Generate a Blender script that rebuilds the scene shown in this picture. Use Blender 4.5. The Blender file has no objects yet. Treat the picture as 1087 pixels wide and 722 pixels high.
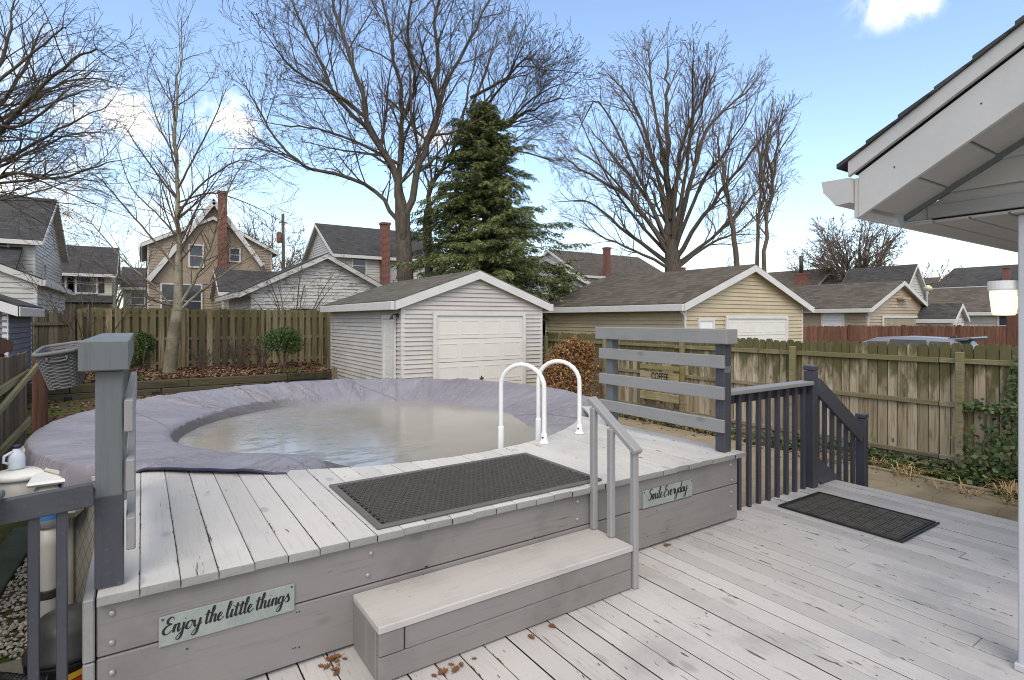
import bpy, math, random
from mathutils import Vector as V, Matrix, noise as mnoise
R = random.Random(7)
sc = bpy.context.scene
COL = sc.collection
PI = math.pi
# ---------------------------------------------------------------- camera model (metres; camera at x=y=0)
EYE = 1.62; FPX = 585.0; CX = 543.5; HOR = 339.0
YAW = math.radians(33.85)
FW = V((math.sin(YAW), math.cos(YAW), 0)); RT = V((math.cos(YAW), -math.sin(YAW), 0))
def atd(px, py, d):
    """point seen in direction (px,py) at distance d in front"""
    return V((0, 0, EYE)) + FW*d + RT*((px-CX)/FPX*d) + V((0, 0, (HOR-py)/FPX*d))
def dirpx(px, py):
    v = FW + RT*((px-CX)/FPX) + V((0, 0, (HOR-py)/FPX)); return v.normalized()
# ---------------------------------------------------------------- mesh builder
class MB:
    def __init__(s): s.v = []; s.f = []; s.sm = []; s.mi = []; s.cur = 0
    def add(s, vs, fs, smooth=False):
        o = len(s.v); s.v.extend(vs)
        for f in fs:
            s.f.append(tuple(i+o for i in f)); s.sm.append(smooth); s.mi.append(s.cur)
        return s
    def box(s, x0, x1, y0, y1, z0, z1, c=0.0):
        return s.obox(V(((x0+x1)/2, (y0+y1)/2, (z0+z1)/2)), (abs(x1-x0), abs(y1-y0), abs(z1-z0)), None, c)
    def obox(s, ctr, size, rot=None, c=0.0):
        hx, hy, hz = size[0]/2, size[1]/2, size[2]/2
        ctr = V(ctr)
        if c <= 0:
            vs = [V((a*hx, b*hy, d*hz)) for a in (-1, 1) for b in (-1, 1) for d in (-1, 1)]
            fs = [(0,1,3,2),(4,6,7,5),(0,4,5,1),(2,3,7,6),(0,2,6,4),(1,5,7,3)]
        else:
            c = min(c, hx*.9, hy*.9, hz*.9)
            vs = []; idx = {}
            for a in (-1, 1):
                for b in (-1, 1):
                    for d in (-1, 1):
                        for k in range(3):
                            p = [a*(hx-c), b*(hy-c), d*(hz-c)]
                            p[k] = (a*hx, b*hy, d*hz)[k]
                            idx[(a, b, d, k)] = len(vs); vs.append(V(p))
            fs = []
            S = (-1, 1)
            def q(*ks): fs.append(tuple(idx[k] for k in ks))
            for a in S:
                q((a,-1,-1,0),(a,1,-1,0),(a,1,1,0),(a,-1,1,0)); q((-1,a,-1,1),(1,a,-1,1),(1,a,1,1),(-1,a,1,1)); q((-1,-1,a,2),(1,-1,a,2),(1,1,a,2),(-1,1,a,2))
                for b in S:
                    q((a,b,-1,0),(a,b,1,0),(a,b,1,1),(a,b,-1,1))
                    q((a,-1,b,0),(a,1,b,0),(a,1,b,2),(a,-1,b,2))
                    q((-1,a,b,1),(1,a,b,1),(1,a,b,2),(-1,a,b,2))
                    for d in S: q((a,b,d,0),(a,b,d,1),(a,b,d,2))
        if rot is not None: vs = [rot @ p for p in vs]
        return s.add([p+ctr for p in vs], fs)
    def beam(s, p, q, w, h, c=0.0, up=V((0,0,1))):
        """board from p to q: w across, h along up"""
        p = V(p); q = V(q); d = (q-p); L = d.length; d.normalize()
        a = d.cross(up)
        if a.length < 1e-4: a = d.cross(V((0,1,0)))
        a.normalize(); u = a.cross(d).normalized()
        m = Matrix((d, a, u)).transposed()
        return s.obox((p+q)/2, (L, w, h), m, c)
    def tube(s, pts, rads, n=6, cap=True, smooth=True):
        pts = [V(p) for p in pts]
        if not hasattr(rads, '__len__'): rads = [rads]*len(pts)
        vs = []; fs = []; prev = None
        K = len(pts)
        for i, p in enumerate(pts):
            t = pts[min(i+1, K-1)] - pts[max(i-1, 0)]
            if t.length < 1e-9: t = V((0,0,1))
            t.normalize()
            if prev is None:
                a = t.cross(V((0,0,1)) if abs(t.z) < .9 else V((1,0,0)))
            else:
                a = prev - t*prev.dot(t)
            a.normalize(); prev = a; b = t.cross(a); r = rads[i]
            for k in range(n):
                an = 2*PI*k/n; vs.append(p + a*(math.cos(an)*r) + b*(math.sin(an)*r))
        for i in range(K-1):
            for k in range(n):
                k2 = (k+1) % n
                fs.append((i*n+k, i*n+k2, (i+1)*n+k2, (i+1)*n+k))
        if cap:
            fs.append(tuple(range(n-1, -1, -1))); fs.append(tuple((K-1)*n+k for k in range(n)))
        return s.add(vs, fs, smooth)
    def lathe(s, ctr, prof, n=20, smooth=True, cap=True):
        ctr = V(ctr); vs = []; fs = []
        for r, z in prof:
            for k in range(n):
                a = 2*PI*k/n; vs.append(ctr+V((math.cos(a)*r, math.sin(a)*r, z)))
        for i in range(len(prof)-1):
            for k in range(n):
                k2 = (k+1) % n; fs.append((i*n+k, i*n+k2, (i+1)*n+k2, (i+1)*n+k))
        if cap:
            fs.append(tuple(range(n-1,-1,-1))); fs.append(tuple((len(prof)-1)*n+k for k in range(n)))
        return s.add(vs, fs, smooth)
    def prism(s, poly, fn, t0, t1):
        """poly 2D list, fn(u,v,t) -> 3D point; extruded from t0 to t1"""
        n = len(poly)
        vs = [fn(u, w, t0) for u, w in poly]+[fn(u, w, t1) for u, w in poly]
        fs = [tuple(range(n))[::-1], tuple(range(n, 2*n))]
        for i in range(n):
            j = (i+1) % n; fs.append((i, j, n+j, n+i))
        return s.add(vs, fs)
    def quad(s, a, b, c, d, smooth=False): return s.add([V(a), V(b), V(c), V(d)], [(0,1,2,3)], smooth)
WL = {}
def obj(name, mb, mats, parent=None, base=None, recalc=True):
    me = bpy.data.meshes.new(name)
    if parent is not None: org = WL[parent]
    else:
        if base is None and mb.v:
            xs = [p[0] for p in mb.v]; ys = [p[1] for p in mb.v]; zs = [p[2] for p in mb.v]
            base = V(((min(xs)+max(xs))/2, (min(ys)+max(ys))/2, min(zs)))
        org = V(base) if base is not None else V((0,0,0))
    ox, oy, oz = org
    me.from_pydata([(p[0]-ox, p[1]-oy, p[2]-oz) for p in mb.v], [], mb.f)
    me.polygons.foreach_set('use_smooth', mb.sm)
    if not isinstance(mats, (list, tuple)): mats = [mats]
    for m in mats: me.materials.append(m)
    if len(mats) > 1: me.polygons.foreach_set('material_index', mb.mi)
    if recalc and len(mb.f) < 60000:
        import bmesh
        bm = bmesh.new(); bm.from_mesh(me); bmesh.ops.recalc_face_normals(bm, faces=bm.faces); bm.to_mesh(me); bm.free()
    me.update()
    o = bpy.data.objects.new(name, me); COL.objects.link(o)
    if parent is not None: o.parent = parent; WL[o] = org
    else: o.location = org; WL[o] = org
    return o
def tag(o, label=None, cat=None, group=None, kind=None):
    if label: o['label'] = label
    if cat: o['category'] = cat
    if group: o['group'] = group
    if kind: o['kind'] = kind
    return o
def thing(name, label, cat, loc=(0,0,0), group=None):
    o = bpy.data.objects.new(name, None); COL.objects.link(o); o.empty_display_size = .1
    o.location = V(loc); WL[o] = V(loc); tag(o, label, cat, group); return o
def dup(root, loc, rotz=0, label=None, scale=None):
    r = root.copy(); COL.objects.link(r); r.location = V(loc); r.rotation_euler = (0, 0, rotz); WL[r] = V(loc)
    if scale: r.scale = (scale,)*3
    if label: r['label'] = label
    for ch in list(root.children):
        c = ch.copy(); COL.objects.link(c); c.parent = r
        for g in list(ch.children):
            d = g.copy(); COL.objects.link(d); d.parent = c
    return r
# ---------------------------------------------------------------- materials
class NT:
    def __init__(s, name):
        s.m = bpy.data.materials.new(name); s.m.use_nodes = True
        s.t = s.m.node_tree; s.b = s.t.nodes['Principled BSDF']; s.out = s.t.nodes['Material Output']; s._pos = None
    def n(s, ty, **k):
        x = s.t.nodes.new(ty)
        for a, b in k.items(): setattr(x, a, b)
        return x
    def L(s, a, b): s.t.links.new(a, b)
    def inp(s, sock, v):
        if hasattr(v, 'is_output'): s.L(v, sock)
        else:
            if isinstance(v, (tuple, list)) and len(v) == 3 and sock.type == 'RGBA': v = (*v, 1)
            sock.default_value = v
    def pos(s):
        if s._pos is None: s._pos = s.n('ShaderNodeNewGeometry')
        return s._pos.outputs['Position']
    def rnd(s):
        s.pos(); return s._pos.outputs['Random Per Island']
    def nor(s):
        s.pos(); return s._pos.outputs['Normal']
    def objc(s): return s.n('ShaderNodeTexCoord').outputs['Object']
    def sep(s, v):
        x = s.n('ShaderNodeSeparateXYZ'); s.L(v, x.inputs[0]); return x.outputs
    def comb(s, a, b, c):
        x = s.n('ShaderNodeCombineXYZ')
        for i, q in enumerate((a, b, c)): s.inp(x.inputs[i], q)
        return x.outputs[0]
    def map(s, v, sc=(1,1,1), loc=(0,0,0), rot=(0,0,0)):
        x = s.n('ShaderNodeMapping'); s.L(v, x.inputs[0]); x.inputs['Scale'].default_value = sc; s.inp(x.inputs['Location'], loc); x.inputs['Rotation'].default_value = rot
        return x.outputs[0]
    def noise(s, v, scale=1, detail=4, rough=.55, dist=0):
        x = s.n('ShaderNodeTexNoise'); s.L(v, x.inputs['Vector']); x.inputs['Scale'].default_value = scale; x.inputs['Detail'].default_value = detail
        x.inputs['Roughness'].default_value = rough; x.inputs['Distortion'].default_value = dist
        return x.outputs[0]
    def vor(s, v, scale=1, feature='F1', out=0):
        x = s.n('ShaderNodeTexVoronoi', feature=feature); s.L(v, x.inputs['Vector']); x.inputs['Scale'].default_value = scale; return x.outputs[out]
    def math(s, op, a, b=0.0, clamp=False):
        x = s.n('ShaderNodeMath', operation=op, use_clamp=clamp); s.inp(x.inputs[0], a); s.inp(x.inputs[1], b); return x.outputs[0]
    def ramp(s, f, stops, interp='LINEAR'):
        x = s.n('ShaderNodeValToRGB'); x.color_ramp.interpolation = interp; s.L(f, x.inputs[0]); e = x.color_ramp.elements
        while len(e) < len(stops): e.new(.5)
        for i, (p, c) in enumerate(stops):
            e[i].position = p
            if not isinstance(c, (tuple, list)): c = (c, c, c)
            e[i].color = (*c, 1)
        return x.outputs[0]
    def sstep(s, f, a, b):
        x = s.n('ShaderNodeMapRange', interpolation_type='SMOOTHSTEP'); s.inp(x.inputs[0], f); x.inputs[1].default_value = a; x.inputs[2].default_value = b; return x.outputs[0]
    def lin(s, f, a, b, c, d):
        x = s.n('ShaderNodeMapRange'); s.inp(x.inputs[0], f)
        for i, q in enumerate((a, b, c, d)): x.inputs[i+1].default_value = q
        return x.outputs[0]
    def mix(s, f, a, b, mode='MIX'):
        x = s.n('ShaderNodeMix', data_type='RGBA', blend_type=mode); s.inp(x.inputs[0], f); s.inp(x.inputs[6], a); s.inp(x.inputs[7], b); return x.outputs[2]
    def bump(s, h, st=.3, dist=.01, prev=None):
        x = s.n('ShaderNodeBump'); x.inputs['Strength'].default_value = st; x.inputs['Distance'].default_value = dist; s.L(h, x.inputs['Height'])
        if prev: s.L(prev, x.inputs['Normal'])
        return x.outputs[0]
    def done(s, col, rough=.6, nrm=None, spec=.4, metal=0.0, **k):
        s.inp(s.b.inputs['Base Color'], col); s.inp(s.b.inputs['Roughness'], rough); s.b.inputs['Specular IOR Level'].default_value = spec
        s.b.inputs['Metallic'].default_value = metal
        if nrm: s.L(nrm, s.b.inputs['Normal'])
        for a, b in k.items(): s.inp(s.b.inputs[a.replace('_', ' ')], b)
        return s.m
def simple(name, col, rough=.5, var=.12, scale=6, spec=.4, metal=0.0, bump=.0, **k):
    t = NT(name); nz = t.noise(t.pos(), scale, 5, .6); d = t.noise(t.pos(), scale*9, 3)
    f = t.math('ADD', t.math('MULTIPLY', nz, .7), t.math('MULTIPLY', d, .3))
    c = t.ramp(f, [(.3, tuple(x*(1-var) for x in col)), (.7, tuple(min(1, x*(1+var)) for x in col))])
    return t.done(c, rough, t.bump(d, bump, .004) if bump else None, spec, metal, **k)
def paint(name, col, wood=(.135,.09,.058), axis=1, peel=.66, rough=.55, stain=.25, rv=.10, knots=True, dirt=(.20,.19,.17), chips=.74, edge=None, crack=.0):
    """weathered painted timber, grain along axis"""
    t = NT(name); p = t.pos()
    off = t.math('MULTIPLY', t.rnd(), 37.0)
    sc_ = [9.0, 9.0, 9.0]; sc_[axis] = 1.0
    pv = t.map(p, tuple(sc_), t.comb(off, off, off))
    sg = [70.0]*3; sg[axis] = 2.5
    grain = t.noise(t.map(p, tuple(sg), t.comb(off, off, off)), 1, 4, .6)
    big = t.noise(p, 1.7, 5, .6); fine = t.noise(p, 55, 3, .6)
    c0 = t.mix(t.lin(t.rnd(), 0, 1, 0, 1), tuple(x*(1-rv) for x in col), tuple(min(1, x*(1+rv)) for x in col))
    c1 = t.mix(t.math('MULTIPLY', t.sstep(big, .5, .72), stain), c0, tuple(x*.62 for x in col))
    c1 = t.mix(t.math('MULTIPLY', t.sstep(grain, .52, .72), .34), c1, tuple(x*.6 for x in col))
    c1 = t.mix(t.math('MULTIPLY', t.sstep(fine, .6, .72), .25), c1, dirt)
    pe = t.noise(pv, 1.0, 6, .62, .4)
    cs_ = [34.0]*3; cs_[axis] = 7.0
    chip = t.noise(t.map(p, tuple(cs_), t.comb(off, off, off)), 1, 3, .55)
    patch = t.noise(p, 2.3, 3, .6)
    chip = t.math('MULTIPLY', t.sstep(chip, chips, chips+.03), t.sstep(patch, .40, .55))
    pe = t.math('ADD', pe, t.math('MULTIPLY', t.math('SUBTRACT', grain, .5), .22))
    pm = t.math('MAXIMUM', t.sstep(pe, peel, peel+.035), chip)
    if crack:
        kr = [150.0]*3; kr[axis] = 4.5
        kn = t.noise(t.map(p, tuple(kr), t.comb(off, off, off)), 1, 2, .5); kp = t.noise(pv, .9, 4, .6)
        pm = t.math('MAXIMUM', pm, t.math('MULTIPLY', t.sstep(kn, .655, .69), t.sstep(kp, .60-crack*.2, .66-crack*.2)))
    if edge:
        fx = t.math('FRACT', t.math('MULTIPLY', t.math('SUBTRACT', t.sep(p)[0], edge[0]), 1/edge[1]))
        ed = t.math('MULTIPLY', t.math('MINIMUM', fx, t.math('SUBTRACT', 1.0, fx)), edge[1])
        en = t.noise(t.map(p, (26, 9, 26), t.comb(off, off, off)), 1, 5, .65)
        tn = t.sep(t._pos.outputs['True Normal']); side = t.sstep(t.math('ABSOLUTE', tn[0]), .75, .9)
        near = t.math('SUBTRACT', 1.0, t.sstep(ed, .002, .012))
        pm = t.math('MAXIMUM', pm, t.sstep(t.math('ADD', en, t.math('MULTIPLY', near, .16)), .735, .765))
    wc = t.mix(grain, tuple(x*.55 for x in wood), tuple(x*1.35 for x in wood))
    c2 = t.mix(pm, c1, wc)
    if knots:
        kv = t.vor(t.map(p, tuple(3.2 if i != axis else 1.6 for i in range(3)), t.comb(off, off, off)), 1)
        c2 = t.mix(t.math('MULTIPLY', t.math('SUBTRACT', 1.0, t.sstep(kv, .05, .11)), .45), c2, tuple(x*.45 for x in col))
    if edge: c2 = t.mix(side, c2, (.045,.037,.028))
    h = t.math('SUBTRACT', t.math('MULTIPLY', grain, .5), t.math('MULTIPLY', pm, .6))
    h = t.math('ADD', h, t.math('MULTIPLY', fine, .2))
    rg = t.lin(big, .35, .7, rough+.08, rough-.12)
    return t.done(c2, rg, t.bump(h, .35, .004), .35)
def oldwood(name, cols, moss=None, mossz=(0, 1), axis=2, mossamt=.6, red=None):
    """weathered bare boards, grain along axis; moss in streaks by height"""
    t = NT(name); p = t.pos(); off = t.math('MULTIPLY', t.rnd(), 53.0)
    sg = [45.0]*3; sg[axis] = 1.6
    g = t.noise(t.map(p, tuple(sg), t.comb(off, off, off)), 1, 5, .65, .3)
    sb = [7.0]*3; sb[axis] = 1.1
    b = t.noise(t.map(p, tuple(sb), t.comb(off, off, off)), 1, 5, .6)
    c = t.ramp(t.math('ADD', t.math('MULTIPLY', t.rnd(), .72), t.math('MULTIPLY', b, .36)), [(.1, cols[0]), (.5, cols[1]), (.9, cols[2])])
    c = t.mix(t.math('MULTIPLY', t.sstep(g, .44, .68), .62), c, tuple(x*.32 for x in cols[0]))
    ds = t.noise(t.map(p, tuple(13.0 if i != axis else .8 for i in range(3)), t.comb(off, off, off)), 1, 4, .6)
    c = t.mix(t.math('MULTIPLY', t.sstep(ds, .56, .70), .5), c, tuple(x*.45 for x in cols[0]))
    if red: c = t.mix(t.math('MULTIPLY', t.sstep(b, .58, .74), .7), c, red)
    kv = t.vor(t.map(p, (4.5, 4.5, 2.0), t.comb(off, off, off)), 1)
    c = t.mix(t.math('MULTIPLY', t.math('SUBTRACT', 1.0, t.sstep(kv, .05, .12)), .75), c, (.03,.02,.015))
    if moss:
        z = t.sep(p)[2]
        zz = t.sstep(z, mossz[0], mossz[1])
        mm = t.noise(t.map(p, (5, 5, 1.6), t.comb(off, off, off)), 1, 6, .65)
        mm2 = t.math('ADD', mm, t.math('MULTIPLY', t.math('SUBTRACT', zz, .5), .35))
        mk = t.math('MULTIPLY', t.sstep(mm2, .42, .62), mossamt)
        c = t.mix(mk, c, t.mix(g, moss, tuple(x*1.7 for x in moss)))
    return t.done(c, .85, t.bump(g, .5, .006), .2)
def siding(name, col, dirtz=None, moss=False, worn=0.0, wornc=(.2,.17,.14)):
    t = NT(name); p = t.pos()
    n1 = t.noise(t.map(p, (1, 1, 2.5)), 1.3, 5, .6); n2 = t.noise(p, 26, 3)
    c = t.mix(t.sstep(n1, .35, .7), tuple(x*.9 for x in col), tuple(min(1, x*1.05) for x in col))
    c = t.mix(t.math('MULTIPLY', t.sstep(n2, .55, .75), .12), c, (.3,.27,.22))
    stk = t.noise(t.map(p, (9, 9, .6)), 1, 4, .6)
    c = t.mix(t.math('MULTIPLY', t.sstep(stk, .52, .75), .22), c, tuple(x*.72 for x in col))
    if moss:
        z = t.sep(p)[2]
        m = t.math('ADD', t.noise(t.map(p, (1.2, 1.2, 1.2)), 1.4, 6, .65), t.math('MULTIPLY', t.math('SUBTRACT', .25, z), .28))
        c = t.mix(t.math('MULTIPLY', t.sstep(m, .56, .72), .6), c, (.30,.30,.08))
    if worn:
        w = t.noise(t.map(p, (2.2, 2.2, 9)), 1.5, 7, .7)
        c = t.mix(t.sstep(w, 1-worn-.04, 1-worn+.04), c, wornc)
    return t.done(c, .5, t.bump(n2, .06, .003), .35)
def shingle(name, col, axis='y', w=.30, hh=.085, var=.35, moss=False):
    """three-tab shingles: courses by height, tabs along the ridge axis"""
    t = NT(name); p = t.pos(); s = t.sep(p)
    al = s[1] if axis == 'y' else s[0]
    x = t.n('ShaderNodeTexBrick'); t.L(t.comb(al, s[2], 0.0), x.inputs['Vector'])
    x.inputs['Scale'].default_value = 1; x.inputs['Mortar Size'].default_value = .006; x.inputs['Mortar Smooth'].default_value = .3
    x.inputs['Brick Width'].default_value = w; x.inputs['Row Height'].default_value = hh
    x.inputs['Color1'].default_value = (*[c*(1-var) for c in col], 1); x.inputs['Color2'].default_value = (*[c*(1+var) for c in col], 1)
    x.inputs['Mortar'].default_value = (*[c*.35 for c in col], 1); x.inputs['Bias'].default_value = 0
    n = t.noise(p, 1.1, 5, .6); n2 = t.noise(p, 60, 2)
    c = t.mix(t.math('MULTIPLY', t.sstep(n, .4, .7), .45), x.outputs[0], tuple(q*.8 for q in col))
    c = t.mix(t.math('MULTIPLY', n2, .35), c, tuple(q*1.5 for q in col))
    if moss: c = t.mix(t.math('MULTIPLY', t.sstep(t.noise(p, 2.3, 6, .7), .52, .7), .5), c, (.10,.10,.05))
    return t.done(c, .9, t.bump(x.outputs[1], -.5, .008), .15)
def leafmat(name, cols, rough=.55, trans=.0):
    t = NT(name)
    n = t.noise(t.pos(), 1.2, 3)
    f = t.math('ADD', t.math('MULTIPLY', t.rnd(), .7), t.math('MULTIPLY', n, .3))
    k = len(cols)
    c = t.ramp(f, [(.1+.8*i/(k-1), q) for i, q in enumerate(cols)])
    return t.done(c, rough, None, .25)
def bark(name, c1, c2, sc_=(8, 8, 1.5)):
    t = NT(name); p = t.pos()
    g = t.noise(t.map(p, sc_), 2.2, 6, .65, .5)
    c = t.ramp(g, [(.3, c1), (.7, c2)])
    return t.done(c, .9, t.bump(g, .6, .02), .15)
M = {}
M['deck'] = paint('deck_paint', (.50,.478,.462), axis=1, peel=.685, rough=.6, stain=.55, rv=.12, chips=.668, edge=(-.62, .139), crack=.22)
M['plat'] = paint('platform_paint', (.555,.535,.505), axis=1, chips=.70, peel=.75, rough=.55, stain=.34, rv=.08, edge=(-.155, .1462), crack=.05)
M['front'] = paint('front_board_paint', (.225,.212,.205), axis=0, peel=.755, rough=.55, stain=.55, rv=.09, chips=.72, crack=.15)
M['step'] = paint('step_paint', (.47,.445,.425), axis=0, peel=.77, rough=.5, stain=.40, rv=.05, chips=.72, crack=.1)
M['slate'] = paint('slate_paint', (.062,.062,.078), axis=2, peel=.85, rough=.45, stain=.3, rv=.05, knots=False, dirt=(.16,.16,.16))
M['slatex'] = paint('slate_rail_paint', (.07,.07,.085), axis=0, peel=.85, rough=.45, stain=.3, rv=.05, knots=False, dirt=(.16,.16,.16))
M['greyv'] = paint('grey_post_paint', (.135,.148,.152), axis=2, peel=.84, rough=.5, stain=.3, rv=.05, knots=False)
M['greyy'] = paint('grey_slat_paint', (.265,.262,.258), axis=1, peel=.80, rough=.5, stain=.3, rv=.08)
M['hand'] = paint('handrail_paint', (.29,.285,.285), axis=2, peel=.84, rough=.45, stain=.25, rv=.05, knots=False)
M['bolt'] = simple('galvanised_bolt', (.33,.33,.335), .42, .15, 40, .5, .3)
M['fenceR'] = oldwood('mossy_fence_boards', ((.17,.135,.085), (.38,.31,.205), (.60,.505,.37)), (.068,.064,.022), (.0, 1.30), 2, .88, (.19,.08,.035))
M['fenceRrail'] = oldwood('mossy_fence_rails', ((.17,.14,.09), (.29,.24,.16), (.40,.34,.24)), (.12,.115,.04), (-1.2, 1.8), 1, .55)
M['fenceB'] = oldwood('green_fence_boards', ((.07,.055,.035), (.18,.145,.085), (.36,.295,.19)), (.095,.09,.035), (-.6, 2.6), 2, .50)
M['fenceD'] = oldwood('dark_old_fence', ((.05,.042,.032), (.10,.083,.06), (.18,.15,.11)), (.07,.07,.03), (-1.5, 3), 2, .15)
M['fenceL'] = oldwood('brown_fence_boards', ((.085,.062,.042), (.14,.105,.075), (.21,.16,.115)), None, (0,1), 2, 0)
M['fenceLr'] = oldwood('pale_fence_rails', ((.22,.18,.12), (.30,.26,.18), (.36,.32,.24)), (.12,.12,.03), (-3,1), 1, .4)
M['fenceX'] = oldwood('red_fence_boards', ((.105,.05,.035), (.15,.072,.048), (.195,.095,.066)), None, (0,1), 2, 0)
M['timber'] = oldwood('dark_timber', ((.03,.027,.022), (.06,.05,.038), (.095,.08,.055)), (.06,.06,.02), (-1, 1), 0, .45)
M['vinylW'] = siding('white_vinyl', (.56,.525,.485), moss=True)
M['vinylT'] = siding('tan_vinyl', (.52,.43,.28))
M['vinylT2'] = siding('tan_vinyl_dark', (.44,.345,.235))
M['vinylFar'] = siding('far_white_siding', (.56,.54,.50))
M['tudor'] = siding('brown_tan_siding', (.36,.29,.215))
M['worn'] = siding('peeling_white_boards', (.62,.61,.58), worn=.44, wornc=(.30,.26,.22))
M['cream'] = siding('cream_siding', (.60,.57,.44))
M['slatesid'] = siding('slate_siding', (.15,.155,.19))
M['beige'] = siding('beige_wall', (.52,.49,.42))
M['trim'] = simple('white_trim', (.64,.625,.60), .45, .08, 4)
M['ptrim'] = simple('porch_trim', (.50,.49,.475), .45, .06, 4)
M['gdoor'] = simple('white_door_paint', (.70,.68,.62), .4, .04, 3)
M['tandoor'] = simple('tan_door_paint', (.34,.29,.22), .5, .06, 3)
M['sh1'] = shingle('grey_brown_shingles', (.115,.107,.09), 'y', moss=True)
M['sh2'] = shingle('brown_shingles', (.105,.090,.076), 'y')
M['sh2x'] = shingle('brown_shingles_across', (.095,.082,.072), 'x')
M['sh3'] = shingle('dark_shingles', (.06,.06,.062), 'x')
M['sh3y'] = shingle('dark_shingles_along', (.065,.063,.062), 'y')
M['shred'] = shingle('orange_shingles', (.26,.11,.06), 'x')
def brickm():
    t = NT('red_brick'); p = t.pos(); s = t.sep(p); x = t.n('ShaderNodeTexBrick')
    t.L(t.comb(t.math('ADD', s[0], s[1]), s[2], 0.0), x.inputs['Vector']); x.inputs['Scale'].default_value = 1
    x.inputs['Brick Width'].default_value = .21; x.inputs['Row Height'].default_value = .075; x.inputs['Mortar Size'].default_value = .008
    x.inputs['Color1'].default_value = (.14,.048,.035,1); x.inputs['Color2'].default_value = (.22,.075,.05,1); x.inputs['Mortar'].default_value = (.26,.20,.17,1)
    return t.done(x.outputs[0], .85, None, .2)
M['brick'] = brickm()
M['dgrey'] = simple('dark_metal', (.05,.05,.05), .4)
M['pane'] = simple('window_glass', (.05,.06,.075), .06, .2, 2, .6)
M['shutter'] = simple('black_shutter', (.03,.035,.04), .5)
M['black'] = simple('black_ink', (.012,.012,.014), .5, .05)
def fabric():
    t = NT('pool_cover_fabric'); p = t.pos()
    n = t.noise(p, 1.1, 5, .6); n2 = t.noise(p, 14, 4, .65); n3 = t.noise(p, 160, 2)
    c = t.ramp(n, [(.3, (.200,.186,.216)), (.55, (.245,.230,.258)), (.75, (.30,.285,.31))])
    c = t.mix(t.math('MULTIPLY', t.sstep(n2, .5, .7), .45), c, (.34,.32,.35))
    c = t.mix(t.math('MULTIPLY', t.sstep(n3, .6, .75), .25), c, (.42,.41,.44))
    s3 = t.sep(p); low_left = t.math('MULTIPLY', t.math('SUBTRACT', 1.0, t.sstep(t.math('ADD', s3[2], t.math('MULTIPLY', t.math('SUBTRACT', n2, .5), .06)), .375, .40)), t.math('SUBTRACT', 1.0, t.sstep(s3[0], 1.3, 2.4)))
    c = t.mix(t.math('MULTIPLY', low_left, .9), c, t.mix(n2, (.035,.03,.027), (.13,.115,.105)))  # darker band low on the left inner side of the cover
    dm = t.noise(t.map(p, (1.2, 2.2, 1)), 1.3, 5, .6)
    c = t.mix(t.math('MULTIPLY', t.sstep(dm, .60, .72), .30), c, (.17,.155,.20))
    h = t.math('ADD', t.math('MULTIPLY', n2, .35), t.math('MULTIPLY', n3, .12))
    dx = t.math('SUBTRACT', s3[0], 2.2); dy = t.math('SUBTRACT', s3[1], 6.75); an = t.math('ARCTAN2', dy, dx)
    rr = t.math('SQRT', t.math('ADD', t.math('MULTIPLY', dx, dx), t.math('MULTIPLY', dy, dy)))
    pl = t.noise(t.comb(t.math('MULTIPLY', an, 9.0), t.math('MULTIPLY', rr, .55), 0.0), 1, 6, .62, .8)
    rid = t.math('ABSOLUTE', t.math('SUBTRACT', pl, .5))
    cr_ = t.math('MULTIPLY', t.math('SUBTRACT', 1.0, t.sstep(rid, .0, .035)), t.sstep(rr, 1.95, 2.4))
    c = t.mix(t.math('MULTIPLY', cr_, .28), c, (.42,.40,.43))
    seam = t.math('SUBTRACT', 1.0, t.sstep(t.math('ABSOLUTE', t.math('SUBTRACT', t.math('FRACT', t.math('MULTIPLY', t.math('ADD', s3[0], t.math('MULTIPLY', s3[1], .35)), .55)), .5)), .006, .012))
    c = t.mix(t.math('MULTIPLY', seam, .45), c, (.10,.09,.12))
    b1 = t.bump(t.math('ADD', t.math('MULTIPLY', cr_, .6), t.math('MULTIPLY', pl, .8)), .7, .03)
    return t.done(c, .42, t.bump(h, .35, .012, b1), .4)
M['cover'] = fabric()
M['hem'] = simple('navy_hem', (.035,.035,.075), .5, .3, 10)
def waterm():
    t = NT('murky_water'); p = t.pos()
    n = t.noise(t.map(p, (1.6, 4.5, 1), rot=(0, 0, .5)), 1.9, 8, .7, .5); n2 = t.noise(p, .45, 3)
    ns = t.noise(t.map(p, (5, 22, 1), rot=(0, 0, -.5)), 1.2, 5, .7)
    xm = t.sstep(t.sep(p)[0], 3.3, 1.0)
    f = t.math('ADD', n, t.math('MULTIPLY', t.math('SUBTRACT', ns, .5), .35))
    dark_refl = t.math('MULTIPLY', t.sstep(f, .50, .60), xm)
    c = t.mix(t.sstep(n2, .35, .7), (.26,.245,.21), (.335,.315,.275))
    c = t.mix(t.math('MULTIPLY', dark_refl, .75), c, (.115,.108,.095))  # dark patchy reflections painted into the water colour, towards the left
    r = t.lin(dark_refl, 0, 1, .10, .30)
    h = t.noise(t.map(p, (4, 9, 1)), 3.0, 4, .6)
    return t.done(c, r, t.bump(t.math('ADD', h, t.math('MULTIPLY', dark_refl, .6)), .07, .01), .6)
M['water'] = waterm()
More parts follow.
